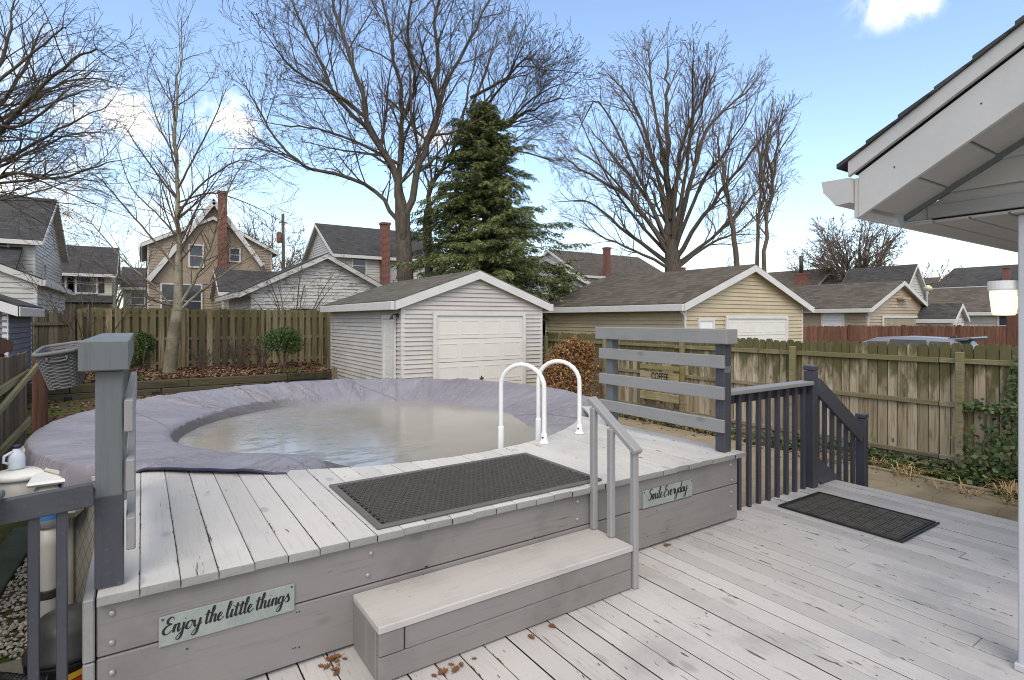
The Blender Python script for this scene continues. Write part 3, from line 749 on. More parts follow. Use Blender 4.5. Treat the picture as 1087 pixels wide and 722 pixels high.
for q, f in enumerate((.4, .8, 1.0)):
    rg = []
    for k in range(NA):
        a = 2*PI*k/NA; ro, t = rout(a); r = 2.7+(ro-2.7)*f; z = cov(min(r, 3.0), a)
        da = math.atan2(math.sin(a-math.radians(-72)), math.cos(a-math.radians(-72)))
        if t < .5 and abs(da) > .8: z = max(z, PZ+.010+.006*math.sin(a*31))
        rg.append(V((PCX+r*math.cos(a), PCY+r*math.sin(a), z)))
    rings.append(rg)
for q, (dr_, dz_) in enumerate(((.014, -.012), (.034, -.075), (.05, -.15), (.06, -.24))):
    rg = []
    for k in range(NA):
        a = 2*PI*k/NA; ro, t = rout(a); wv = .018*math.sin(a*26+math.sin(a*5))*(q+1)/4+.012*math.sin(a*53)*(q+1)/4
        hang = t*(1+.35*math.sin(a*6+1)+.2*math.sin(a*17))
        r = ro+dr_*t+wv*t+(1-t)*.012*q
        z = rings[-1-q][k].z + (dz_*hang) - (1-t)*.002*q
        rg.append(V((PCX+r*math.cos(a), PCY+r*math.sin(a), z)))
    rings.append(rg)
vs = [p for rg in rings for p in rg]; fs = []; mis = []
for i in range(len(rings)-1):
    for k in range(NA):
        fs.append((i*NA+k, i*NA+(k+1) % NA, (i+1)*NA+(k+1) % NA, (i+1)*NA+k))
m.add(vs, fs, True)
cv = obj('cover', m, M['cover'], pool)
# navy rope hem along the edge of the cover
m = MB(); last = rings[-1]
m.tube([p+V((0, 0, .004)) for p in last]+[last[0]], .011, 6, False); obj('hem', m, M['hem'], cv)
# water lying on the cover
m = MB(); n = 96
vs = [V((PCX, PCY, .302))]
for rr_ in (.8, 1.6, 2.2, 2.62):
    vs += [V((PCX+rr_*math.cos(2*PI*k/n), PCY+rr_*math.sin(2*PI*k/n), .302)) for k in range(n)]
fs = [(0, 1+k, 1+(k+1) % n) for k in range(n)]
for i in range(3): fs += [(1+i*n+k, 1+(i+1)*n+k, 1+(i+1)*n+(k+1) % n, 1+i*n+(k+1) % n) for k in range(n)]
m.add(vs, fs, True); obj('water', m, M['water'], pool, recalc=False)
def wallmat():
    t = NT('pool_wall_lattice'); p = t.pos(); s = t.sep(p)
    ang = t.math('ARCTAN2', t.math('SUBTRACT', s[1], PCY), t.math('SUBTRACT', s[0], PCX))
    u = t.math('MULTIPLY', ang, 3.0/.085); v = t.math('MULTIPLY', s[2], 1/.15)
    a = t.math('ABSOLUTE', t.math('SUBTRACT', t.math('FRACT', t.math('ADD', u, v)), .5)); b = t.math('ABSOLUTE', t.math('SUBTRACT', t.math('FRACT', t.math('SUBTRACT', u, v)), .5))
    k = t.sstep(t.math('MAXIMUM', a, b), .40, .46); n = t.noise(p, 5, 5, .65)
    c = t.mix(k, t.mix(n, (.44,.43,.37), (.54,.52,.46)), (.30,.295,.26))
    return t.done(c, .5, None, .3)
m = MB(); m.lathe((PCX, PCY, 0), [(2.97, GZ-.05), (2.97, .47)], 96, True, False); obj('wall', m, wallmat(), pool)
for k in range(18):
    a = 2*PI*(k+.35)/18
    if -2.6 < math.atan2(math.sin(a), math.cos(a)) < -.6: continue
    m = MB(); p = V((PCX+3.0*math.cos(a), PCY+3.0*math.sin(a), 0)); rot = Matrix.Rotation(a, 3, 'Z')
    m.obox(p+V((0, 0, (GZ+.45)/2)), (.05, .13, .45-GZ), rot, .02); m.obox(p+V((-.02, 0, .478)), (.17, .24, .04), rot, .015)
    obj('upright', m, M['beigep'], pool)
m = MB(); m.lathe((PCX, PCY, 0), [(2.86, .455), (3.06, .455), (3.06, .485), (2.86, .485), (2.86, .455)], 96, False, False); obj('top_rail', m, M['beigep'], pool)
# ---- pool ladder (two loops)
ld = thing('pool_ladder', 'white tubular pool ladder handrails standing on the platform edge', 'ladder', (3.25, 4.1, PZ))
for (fx, fy), (ex, ey) in (((3.02, 3.98), (2.80, 4.36)), ((3.56, 4.12), (3.34, 4.50))):
    f = V((fx, fy, 0)); e = V((ex, ey, 0)); h = 1.00; rad = (e-f).length/2; mid = (f+e)/2; dirv = (e-f).normalized()
    pts = [f+V((0, 0, PZ+.005))]+[f+V((0, 0, z)) for z in (.6, .75, .9)]
    for k in range(13):
        a = PI*k/12; pts.append(mid-dirv*(rad*math.cos(a))+V((0, 0, h+rad*.92*math.sin(a))))
    pts += [e+V((0, 0, z)) for z in (.9, .7, .5, .3, .0, -.3)]
    m = MB(); m.tube(pts, .0215, 12); hp = obj('handrail', m, M['ladder'], ld)
    m = MB(); m.lathe(f+V((0, 0, PZ)), [(.052, .001), (.052, .010), (.034, .018), (.028, .05), (.026, .09), (.024, .09)], 16); obj('foot_flange', m, M['ladder'], hp)
    m = MB(); m.tube([e+V((0, 0, z)) for z in (.62, .60, .30, -.2)], [.0235, .029, .029, .029], 12); obj('sleeve', m, M['ladder'], hp)
    m = MB(); m.tube([f+V((-.035, -.02, PZ+.055)), f+V((.035, .02, PZ+.055))], .008, 6); obj('screw', m, M['dgrey'], hp)
m = MB()
for k in range(4): m.beam((2.80, 4.36, .25-k*.26), (3.34, 4.50, .25-k*.26), .09, .04, .008)
obj('rungs', m, M['ladder'], ld)
# ---- basket hung beside the left rail
bk = thing('wicker_basket', 'grey woven basket hanging tilted beside the left privacy rail post', 'basket', (-.318, 3.35, 1.275))
rot = Matrix.Rotation(math.radians(-9), 3, 'Y') @ Matrix.Rotation(math.radians(4), 3, 'X')
bc = V((-.296, 3.36, 1.315))
def bw(u, v, w_): # u,v in [-1,1] around, w height 0..1
    sx, sy = .056+.022*w_, .14+.03*w_
    return bc+rot @ V((u*sx, v*sy, w_*.165))
m = MB(); nr = 21; loop = []
for k in range(56):
    a = 2*PI*k/56; e = .35; loop.append((math.copysign(abs(math.cos(a))**e, math.cos(a)), math.copysign(abs(math.sin(a))**e, math.sin(a))))
for i in range(nr):
    w0 = i/nr; ring_o = []
    pts = []
    for k, (u, v) in enumerate(loop):
        bulge = 1+.022*(1 if (k//2+i) % 2 else -1)
        pts.append(bw(u*bulge, v*bulge, (i+.5)/nr))
    m.tube(pts+[pts[0]], .0052, 5, False, True)
vs = [bw(u*.97, v*.97, 0) for u, v in loop]; m.add(vs, [tuple(range(len(vs)))])
vs = [bw(u*.96, v*.96, 0) for u, v in loop]+[bw(u*.96, v*.96, 1) for u, v in loop]; n = len(loop)
m.add(vs, [(k, (k+1) % n, n+(k+1) % n, n+k) for k in range(n)])
obj('woven_body', m, M['wicker'], bk)
m = MB(); pts = [bw(u*1.05, v*1.05, 1.03) for u, v in loop]; m.tube(pts+[pts[0]], .0095, 8, False); obj('rim', m, M['wicker'], bk)
m = MB(); pts = [bw(u, -1.06, w_) for u, w_ in ((-.45, .93), (-.48, .86), (-.42, .80), (0, .79), (.42, .80), (.48, .86), (.45, .93))]; m.tube(pts, .005, 6); obj('handle', m, M['wicker'], bk)
# ================================================================ own porch roof, lamp
ph = thing('porch', 'white porch roof corner with gutter, soffit and grey corner post', 'porch', (3.545, .79, DZ))
XR, YE, ZE = 3.0, 1.335, 2.135; SL = .60; YB = -2.8; XB = 7.2
def rz(y): return ZE+(YE-y)*SL      # underside of the rake along y
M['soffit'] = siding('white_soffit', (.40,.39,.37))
m = MB(); poly = [(YE, rz(YE)), (YB, rz(YB)), (YB, rz(YB)+.235), (YE, rz(YE)+.215)]
m.prism(poly, lambda u, w_, t: V((t, u, w_)), XR, XR+.025); obj('rake_board', m, M['ptrim'], ph)
m = MB(); poly = [(YE+.04, rz(YE+.04)+.235), (YB, rz(YB)+.235), (YB, rz(YB)+.31), (YE+.04, rz(YE+.04)+.31)]
m.prism(poly, lambda u, w_, t: V((t, u, w_)), XR-.022, XR+.005); obj('drip_board', m, M['ptrim'], ph)
m = MB()
yy = YE+.09; k = 0
while yy > YB:
    y2 = yy-.14
    poly = [(yy, rz(yy)+.312), (y2, rz(y2)+.312), (y2, rz(y2)+.322), (yy, rz(yy)+.335)]
    m.prism(poly, lambda u, w_, t: V((t, u, w_)), XR-.035-.004*(k % 3), XB); yy = y2; k += 1
obj('shingles', m, M['sh3'], ph)
# sloped rake soffit, in panels across
m = MB(); XG = XR+.47; yy = YE-.03
while yy > YB:
    y2 = yy-.20
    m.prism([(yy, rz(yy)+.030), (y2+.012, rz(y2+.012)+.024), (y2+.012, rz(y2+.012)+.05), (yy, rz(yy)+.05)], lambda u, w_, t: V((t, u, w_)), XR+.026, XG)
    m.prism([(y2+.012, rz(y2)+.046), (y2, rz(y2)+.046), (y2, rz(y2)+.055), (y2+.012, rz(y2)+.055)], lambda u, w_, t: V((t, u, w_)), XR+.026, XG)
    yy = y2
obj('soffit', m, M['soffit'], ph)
m = MB(); poly = [(YE-.03, rz(YE-.03)+.002), (YB, rz(YB)+.002), (YB, rz(YB)+.029), (YE-.03, rz(YE-.03)+.029)]
m.prism(poly, lambda u, w_, t: V((t, u, w_)), XG-.028, XG-.005); obj('frieze_board', m, M['greyv'], ph)
m = MB(); zc = ZE+.035; z = zc-.02; hh = .125
while z < 4.2:
    ya, yb = YE-(z-ZE)/SL, YE-(z+hh-ZE)/SL
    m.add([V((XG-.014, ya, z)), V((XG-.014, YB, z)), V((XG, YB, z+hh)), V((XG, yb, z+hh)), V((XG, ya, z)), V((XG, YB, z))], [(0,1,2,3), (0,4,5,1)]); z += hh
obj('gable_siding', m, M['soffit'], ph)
m = MB(); m.box(XG-.03, XG+.10, YB, YE-.14, zc-.02, zc+.05, .004); obj('beam', m, M['greyy'], ph)
# flat ceiling boards running along y, eave soffit
m = MB(); xx = XG-.02
m2 = MB()
yy = YE-.02
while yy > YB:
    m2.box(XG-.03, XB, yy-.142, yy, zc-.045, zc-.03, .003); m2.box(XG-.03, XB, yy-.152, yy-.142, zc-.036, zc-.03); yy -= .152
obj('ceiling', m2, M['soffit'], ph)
m = MB(); m.box(XR+.002, XB, YE+.002, YE+.022, ZE-.002, ZE+.20, .003); obj('fascia', m, M['ptrim'], ph)
# K-style gutter along the eave
gp = [(YE+.024, ZE+.20), (YE+.024, ZE+.075), (YE+.095, ZE+.07), (YE+.125, ZE+.11), (YE+.155, ZE+.145), (YE+.165, ZE+.205), (YE+.150, ZE+.205), (YE+.14, ZE+.155), (YE+.11, ZE+.115), (YE+.09, ZE+.083), (YE+.034, ZE+.088), (YE+.034, ZE+.20)]
m = MB(); m.prism(gp, lambda u, w_, t: V((t, u, w_)), XR-.03, XB); m.prism(gp[:6], lambda u, w_, t: V((t, u, w_)), XR-.036, XR-.03); obj('gutter', m, M['ptrim'], ph)
m = MB(); m.box(3.49, 3.60, .735, .845, DZ+.002, zc-.047, .006); m.box(3.478, 3.612, .723, .857, DZ+.001, DZ+.035, .004)
obj('post', m, simple('pale_grey_post', (.50,.51,.53), .45, .06, 3), ph)
m = MB(); m.box(XB-.1, XB, YB, YE-.3, DZ, zc); obj('house_wall', m, M['vinylFar'], ph)
m = MB()
for k in range(9):
    yy = YE-.16-k*.33; m.tube([(XR-.0004, yy, rz(yy)+.12), (XR-.0015, yy, rz(yy)+.12)], .004, 8, True, False)
tag(obj('nail_heads', m, M['dgrey'], ph), kind='stuff')
lp = thing('wall_lamp', 'lit white jar lamp mounted on the porch post', 'lamp', (3.497, .925, 1.62))
lc = V((3.548, .910, .035))
m = MB(); m.lathe(lc, [(.0, 1.775), (.058, 1.775), (.064, 1.77), (.064, 1.735), (.060, 1.727), (.0, 1.727)], 24, False); obj('cap', m, M['white'], lp)
t = NT('glowing_jar'); t.done((.70,.66,.56), .3, None, .4); t.b.inputs['Emission Color'].default_value = (1,.86,.62,1); t.b.inputs['Emission Strength'].default_value = .42
m = MB(); m.lathe(lc, [(.057, 1.726), (.056, 1.70), (.050, 1.64), (.047, 1.615), (.040, 1.605), (.001, 1.603)], 24); obj('glass_jar', m, t.m, lp)
m = MB(); m.box(3.52, 3.58, .847, .856, 1.73, 1.81, .003); m.tube([(3.548, .85, 1.78), (3.548, .89, 1.78)], .015, 8); obj('bracket', m, M['white'], lp)
# ================================================================ left corner clutter
jz = .50
def container():
    t = thing('skimmer_box', 'beige plastic skimmer box with rounded lid hung on the pool wall behind the left rail', 'skimmer', (-.76, 5.55, .2))
    for (cx_, cy_, r, h) in ((-.76, 5.55, .17, .42),):
        m = MB(); m.lathe((cx_, cy_, 0), [(r*.80, .20), (r*.96, .24), (r*.96, h), (r*.9, h+.002)], 28); obj('body', m, M['beigep'], t)
        m = MB(); m.lathe((cx_, cy_, 0), [(r, h+.003), (r+.012, h+.01), (r+.012, h+.035), (r*.96, h+.048), (.01, h+.055)], 28); obj('lid', m, M['white'], t)
    m = MB(); m.box(-.66, -.36, 5.12, 5.42, .16, .43, .05); obj('skimmer_box', m, M['beigep'], t)
    m = MB(); m.box(-.68, -.34, 5.10, 5.44, .433, .465, .015); obj('cover_plate', m, M['white'], t)
    return t
container()
jg = thing('detergent_jug', 'pale blue plastic jug standing on the skimmer box lid', 'jug', (-.80, 5.62, .476))
m = MB(); c = V((-.80, 5.62, .477)); m.lathe(c, [(.045, 0), (.052, .01), (.052, .085), (.044, .115), (.024, .14), (.022, .155), (.001, .155)], 14); obj('body', m, M['jug'], jg)
m = MB(); m.lathe(c, [(.025, .157), (.025, .18), (.001, .182)], 12); obj('cap', m, M['hem'], jg)
m = MB(); m.tube([c+V((-.04, -.03, .05)), c+V((-.07, -.045, .065)), c+V((-.065, -.04, .11)), c+V((-.02, -.02, .135))], .010, 7); obj('handle', m, M['jug'], jg)
pc_ = thing('filter_canister', 'beige upright filter canister behind the left rail carrying a white tub', 'filter', (-.52, 4.75, GZ))
m = MB(); m.lathe((-.52, 4.75, GZ), [(.055, 0), (.055, .1), (.052, .75), (.045, .85), (.001, .86)], 20); obj('tank', m, M['beigep'], pc_)
m = MB(); m.lathe((-.52, 4.75, GZ), [(.0555, .40), (.06, .41), (.06, .45), (.0555, .46)], 20, False, False); obj('clamp_band', m, M['dgrey'], pc_)
bt = thing('plastic_bucket', 'white plastic tub with a blue label standing on the filter canister behind the rail', 'bucket', (-.52, 4.75, .245))
c = V((-.52, 4.75, -.38)); m = MB(); m.lathe(c, [(.056, .63), (.064, .80), (.064, .81), (.001, .81)], 22); obj('body', m, M['white'], bt)
m = MB(); m.lathe(c, [(.067, .812), (.069, .815), (.069, .84), (.06, .85), (.001, .85)], 22); obj('lid', m, M['white'], bt)
m = MB(); m.lathe(c, [(.0595, .68), (.064, .76)], 22, True, False); obj('label_band', m, M['blue'], bt)
vc = thing('shop_vacuum', 'black shop vacuum with orange and yellow stripes and ribbed hose beside the platform', 'vacuum', (-.36, 4.12, GZ))
c = V((-.36, 4.12, GZ)); m = MB(); m.lathe(c, [(.17, .06), (.19, .10), (.20, .30), (.20, .31), (.001, .315)], 26); obj('drum', m, M['black'], vc)
m = MB(); m.lathe(c, [(.205, .318), (.205, .345), (.19, .36), (.17, .46), (.13, .52), (.001, .54)], 26); obj('motor_head', m, M['dgrey'], vc)
for zz, mt in ((.215, 'yellow'), (.175, 'red')):
    m = MB(); n = 14; vs = []
    for k in range(n):
        a = math.radians(-115+k*8); zz2 = zz+.004*k
        for q in (0, .035): vs.append(c+V((math.cos(a)*.2035, math.sin(a)*.2035, zz2+q)))
    m.add(vs, [(2*k, 2*k+2, 2*k+3, 2*k+1) for k in range(n-1)]); obj('stripe', m, M[mt], vc)
m = MB()
pts = [c+V((-.02, -.19, .25))]+[c+V((-.05-.19*math.sin(k/10*PI)-.05, -.20-.03*k/10+.16*math.sin(k/20*PI), .26+.10*math.sin(k/10*PI)-.012*k)) for k in range(1, 11)]
m.tube(pts, .028, 10)
for k in range(len(pts)-1):
    for f in (0, .33, .66):
        p = pts[k].lerp(pts[k+1], f); q = pts[k].lerp(pts[k+1], f+.12); m.tube([p, q], .032, 10)
obj('hose', m, M['black'], vc)
for k in range(4):
    a = PI/4+k*PI/2; m = MB(); m.lathe(c+V((math.cos(a)*.16, math.sin(a)*.16, 0)), [(.03, .0), (.03, .05), (.001, .06)], 10); obj('caster', m, M['dgrey'], vc)
hs = MB(); pts = [V((-.60, 5.0, .05)), V((-.58, 4.9, -.2)), V((-.55, 4.75, -.40)), V((-.48, 4.6, -.52)), V((-.35, 4.5, -.57)), V((0.1, 4.5, -.57))]
pp = []
for a, b in zip(pts[:-1], pts[1:]):
    for k in range(4): pp.append(a.lerp(b, k/4))
hs.tube(pp, .026, 10); tag(obj('filter_hose', hs, M['hose']), 'smooth grey filter hose curving over the white gravel', 'hose')
# gravel and stepping stones
m = MB(); RG = R
for k in range(5200):
    x = R.uniform(-1.22, -.05); y = R.uniform(3.0, 7.6)
    if math.hypot(x-PCX, y-PCY) < 3.05 or (x < -.93 and y > 4.6) : continue
    r = R.uniform(.012, .026); c = V((x, y, GZ+.006+R.uniform(0, .02)))
    rot = Matrix.Rotation(R.uniform(0, 6), 3, 'Z') @ Matrix.Rotation(R.uniform(0, 6), 3, 'X')
    vs = [c+rot @ V(q)*r for q in ((1,0,0),(-1,0,0),(0,.8,0),(0,-.8,0),(0,0,.6),(0,0,-.6),(.6,.5,.35),(-.5,-.6,.3))]
    m.add(vs, [(0,2,4),(2,1,4),(1,3,4),(3,0,4),(2,0,5),(1,2,5),(3,1,5),(0,3,5)])
tag(obj('white_gravel', m, M['gravel'], recalc=False), 'white pebble gravel around the pool filter', 'gravel', kind='stuff')
for k, (x, y, w_, d_, mt, lb) in enumerate(((-.72, 4.55, .34, .34, 'stone', 'brown grey paving slab in the gravel nearest the deck'), (-.62, 3.75, .5, .5, 'stone', 'large brown paving slab below the left railing'), (-1.07, 6.2, .27, 3.0, 'greenst', 'long mossy green slab along the brown side fence'))):
    m = MB(); m.obox((x, y, GZ+.03), (w_, d_, .05), Matrix.Rotation(R.uniform(-.08,.08), 3, 'Z'), .01); tag(obj('paving_slab', m, M[mt]), lb, 'paving slab')
# ================================================================ SETTING
def ss_(x): x = max(0, min(1, x)); return x*x*(3-2*x)
def gh(x, y):
    k = 1-ss_((x-5)/7)
    return GZ+(.36*ss_((y-11)/5.3)+.30*ss_((y-17.5)/5))*k+.02*mnoise.noise(V((x*.6, y*.6, 0)))
def axisl(lo, a, b, hi, st):
    L = []; t = lo
    for f in range(10): L.append(lo+(a-lo)*(1-(1-f/10)**2.0))
    k = int((b-a)/st)
    L += [a+(b-a)*i/k for i in range(k+1)]
    for f in range(1, 11): L.append(b+(hi-b)*(f/10)**2.0)
    return L
X = axisl(-400, -8, 24, 500, .5); Y = axisl(-200, -4, 26, 600, .5)
m = MB(); vs = [V((x, y, gh(x, y))) for y in Y for x in X]; nx = len(X)
m.add(vs, [(j*nx+i, j*nx+i+1, (j+1)*nx+i+1, (j+1)*nx+i) for j in range(len(Y)-1) for i in range(nx-1)], True)
tag(obj('ground', m, M['ground'], base=(0,0,0)), kind='structure')
m = MB()
m.box(4.9, 8.88, -9, 12.05, GZ-.05, GZ+.055, .01)
tag(obj('driveway', m, M['concrete']), kind='structure')
m = MB(); m.box(12.2, 23.5, -30, 10.75, GZ-.05, GZ+.05); tag(obj('neighbour_driveway', m, M['concrete']), kind='structure')
# raised bed behind the timber wall
m = MB(); xs = [-5+.25*i for i in range(39)]; ys = [16.52+.2*j for j in range(13)]
vs = [V((x, y, .06+.10*ss_((y-16.5)/2)+.05*mnoise.noise(V((x*.9, y*.9, 2))))) for y in ys for x in xs]; nx = len(xs)
m.add(vs, [(j*nx+i, j*nx+i+1, (j+1)*nx+i+1, (j+1)*nx+i) for j in range(len(ys)-1) for i in range(nx-1)], True)
tag(obj('garden_bed', m, M['bed'], base=(0,0,0)), kind='structure')
tw = thing('retaining_wall', 'low dark timber retaining wall holding the planting bed', 'retaining wall', (0, 16.4, -.5))
for k, (z0, z1) in enumerate(((-.50, -.31), (-.305, -.115), (-.11, .09))):
    m = MB(); x = -5.0+k*.6
    while x < 4.55:
        L = 2.4; m.box(x, min(x+L-.012, 4.6), 16.32+.02*k+R.uniform(-.006,.006), 16.52, z0, z1, .015); x += L
    obj('timber_course', m, M['timber'], tw)
m = MB()
for xx in (-3.2, -1.5, .2, 1.9): m.box(xx, xx+.14, 16.29, 16.33, -.26, -.17, .01)
obj('tie_ends', m, M['black'], tw)
m = MB(); m.box(4.62, 4.76, 16.3, 16.44, -.5, .2, .01); tag(obj('timber_post', m, M['fenceB']), 'short green mossy post at the end of the timber wall', 'post')
m = MB(); m.beam((-1.5, 11.3, gh(-1.5,11.3)+.06), (-.25, 15.9, gh(-.25,15.9)+.08), .12, .13, .015); tag(obj('timber_edging', m, M['fenceL']), 'timber edging log lying along the lawn by the leaf litter', 'edging')
# ---------------------------------------------------------------- fences
def dogear(m, x0, x1, z0, z1, fn, t, ear=.03):
    m.prism([(x0, z0), (x1, z0), (x1, z1-ear), (x1-ear*.9, z1), (x0+ear*.9, z1), (x0, z1-ear)], fn, t, t+.017)
# right fence, along y at x = 9.6
FX = 9.6
fr = thing('picket_fence', 'mossy dog eared board fence along the driveway with ivy at its near end', 'fence', (FX, 4, GZ))
m = MB(); y = -4.0
fnx = lambda u, w_, t: V((t, u, w_))
while y < 12.6:
    w = R.uniform(.128, .142); zt = 1.265+R.uniform(-.02, .018)+.015*math.sin(y*.9); dogear(m, y, y+w-.011, GZ+.12+R.uniform(0,.03), zt, fnx, FX+R.uniform(-.004,.004)+.04); y += w
obj('pickets', m, M['fenceR'], fr)
m = MB(); y = -4.07
while y < 12.6:
    m.box(FX+.06, FX+.075, y, y+.13, GZ+.14, 1.20); y += .139
obj('backing_pickets', m, M['fenceD'], fr)
m = MB(); y = -4.05
for zz in (-.37, .40, 1.03):
    m = MB()
    for yy in [-4+2.4*i for i in range(7)]: m.box(FX-.002, FX+.036, yy, yy+2.39, zz-.036+R.uniform(-.008,.008), zz+.036, .005)
    obj('rail', m, M['fenceRrail'], fr)
for yy in (-1.3, 1.1, 2.93, 5.33, 7.73, 10.1, 12.5):
    m = MB(); m.box(FX-.095, FX-.004, yy-.045, yy+.045, GZ-.1, 1.13+R.uniform(-.02,.04), .008); obj('post', m, M['fenceRrail'], fr)
m = MB(); m.box(FX-.01, FX+.03, -4, 12.5, GZ-.02, GZ+.11, .005); obj('kick_board', m, M['fenceRrail'], fr)
# COFFEE pallet board on the fence
cs = thing('pallet_sign', 'wooden pallet board with black COFFEE lettering hung on the mossy fence', 'sign', (FX-.14, 8.3, .0))
m = MB(); ya, yb = 7.75, 8.85
for zz, hh_ in ((.545, .12), (.33, .25), (-.10, .2)): m.box(FX-.135, FX-.105, ya, yb, zz-hh_/2+.02, zz+hh_/2, .004)
for yy in (ya+.04, (ya+yb)/2, yb-.1): m.box(FX-.104, FX-.012, yy, yy+.07, -.25, .56, .004)
m.box(FX-.14, FX-.10, ya-.12, ya-.04, -.55, .60, .004)
obj('pallet_boards', m, oldwood('pallet_wood', ((.19,.15,.08), (.30,.24,.13), (.38,.31,.19)), (.14,.14,.03), (-2,2), 1, .5), cs)
cu = bpy.data.curves.new('coffee', 'FONT'); cu.body = 'COFFEE'; cu.size = .20; cu.extrude = .001; cu.align_x = 'CENTER'; cu.offset = .004
to = bpy.data.objects.new('coffee_tmp', cu); COL.objects.link(to); dg = bpy.context.evaluated_depsgraph_get()
me = bpy.data.meshes.new_from_object(to.evaluated_get(dg)); bpy.data.objects.remove(to)
m = MB(); cc = 8.27
m.add([V((FX-.1375-p.co.z, cc-p.co.x*.70, .285+p.co.y*1.1)) for p in me.vertices], [tuple(f.vertices) for f in me.polygons]); obj('lettering', m, M['black'], cs)
# back fence along x at y = 18.9
bf = thing('picket_fence', 'green mossy shadowbox board fence behind the birch and planting bed', 'fence', (2, 18.95, 0))
fny = lambda u, w_, t: V((u, t, w_))
m = MB(); x = -1.35; k = 0
while x < 5.3:
    w = .142; zt = 1.93+R.uniform(-.02,.02); m.prism([(x, .1), (x+w, .1), (x+w, zt-.05), (x+w*.8, zt), (x+w*.2, zt), (x, zt-.05)], fny, 18.85 if k % 2 else 18.93, (18.85 if k % 2 else 18.93)+.02)
    x += w*.72; k += 1
obj('pickets', m, M['fenceB'], bf)
for zz in (.35, 1.05, 1.72):
    m = MB(); m.box(-1.35, 5.3, 18.875, 18.925, zz-.045, zz+.045, .004); obj('rail', m, M['fenceB'], bf)
for xx in (-1.4, 1.0, 3.15, 5.2):
    m = MB(); m.box(xx-.05, xx+.05, 18.78, 18.845, -.2, 1.9, .006); obj('post', m, M['fenceB'], bf)
b2 = thing('picket_fence', 'dark old narrow picket fence with bare vines at the far left corner', 'fence', (-4, 19, 0))
m = MB(); x = -7.5
while x < -1.5:
    w = R.uniform(.09, .11); zt = 1.90+R.uniform(-.10,.03); lean = R.uniform(-.02,.02); m.prism([(x, 0), (x+w, 0), (x+w+lean, zt-.06), (x+w/2+lean, zt), (x+lean, zt-.06)], fny, 19.0, 19.02); x += w+R.uniform(-.004,.004)
obj('pickets', m, M['fenceD'], b2)
for zz in (.45, 1.5):
    m = MB(); m.box(-7.5, -1.5, 18.95, 18.995, zz-.04, zz+.04); obj('rail', m, M['fenceD'], b2)
m = MB(); m.box(-1.62, -1.5, 18.85, 18.95, 0, 2.02); obj('post', m, M['fenceD'], b2)
m = MB(); m.lathe((-1.2, 18.72, 0), [(.03, .1), (.03, 2.0), (.001, 2.03)], 8); tag(obj('metal_post', m, M['dgrey']), 'thin dark metal post at the left end of the green fence', 'post')
# small bird feeder box on the fence corner
# left fence along y at x=-1.27
l1 = thing('picket_fence', 'brown vertical board side fence with pale rails at the left edge', 'fence', (-1.27, 7, GZ))
m = MB(); y = 2.2
while y < 9.8:
    w = R.uniform(.135,.145); zt = 1.18+R.uniform(-.012,.012); m.box(-1.32, -1.30, y, y+w-.004, GZ+.04, zt, .003); y += w
obj('pickets', m, M['fenceL'], l1)
for zz in (.78, .12):
    m = MB(); m.beam((-1.277, 2.3, zz-.10), (-1.277, 9.9, zz+.12), .04, .09, .004); obj('rail', m, M['fenceLr'], l1)
m = MB(); m.beam((-1.23, 7.6, .66), (-1.17, 10.15, 1.05), .035, .07, .004); obj('loose_rail', m, M['fenceLr'], l1)
m = MB(); m.box(-1.28, -1.12, 10.1, 10.26, GZ, 1.10, .01); tag(obj('wooden_post', m, oldwood('red_brown_post', ((.06,.03,.02), (.10,.05,.032), (.14,.075,.05)))), 'dark red brown square post past the end of the left fence', 'post')
m = MB(); m.box(-.62, -.52, 13.0, 13.1, GZ, .35, .01); tag(obj('wooden_stake', m, M['fenceLr']), 'pale short wooden stake in the leaf litter below the basket', 'stake')
# red fence beyond
p0 = atd(846, 0, 25.0); p1 = atd(1078, 0, 23.6); d = (p1-p0); d.z = 0; Lr = d.length; d.normalize(); nn = V((d.y, -d.x, 0))
rf_ = thing('picket_fence', 'red brown stained board fence beyond the parked car', 'fence', ((p0.x+p1.x)/2, (p0.y+p1.y)/2, GZ))
m = MB(); u = 0
while u < Lr:
    w = .14; zt = 1.31+R.uniform(-.012,.012)+.03*math.sin(u*.25); dogear(m, u, u+w-.008, GZ, zt, lambda a, b, t: V((p0.x, p0.y, 0))+d*a+nn*t+V((0,0,b)), 0, .035); u += w
obj('pickets', m, M['fenceX'], rf_)
for q in range(5):
    m = MB(); c = V((p0.x, p0.y, 0))+d*(Lr*q/4)+nn*.05; m.box(c.x-.06, c.x+.06, c.y-.06, c.y+.06, GZ, 1.38); obj('post', m, M['fenceX'], rf_)
c = atd(1077, 0, 21.5); m = MB(); m.box(c.x-.20, c.x+.20, c.y-.2, c.y+.2, GZ, 1.85, .02); tag(obj('wooden_post', m, M['fenceX']), 'tall red brown post under the porch lamp beyond the fence', 'post')
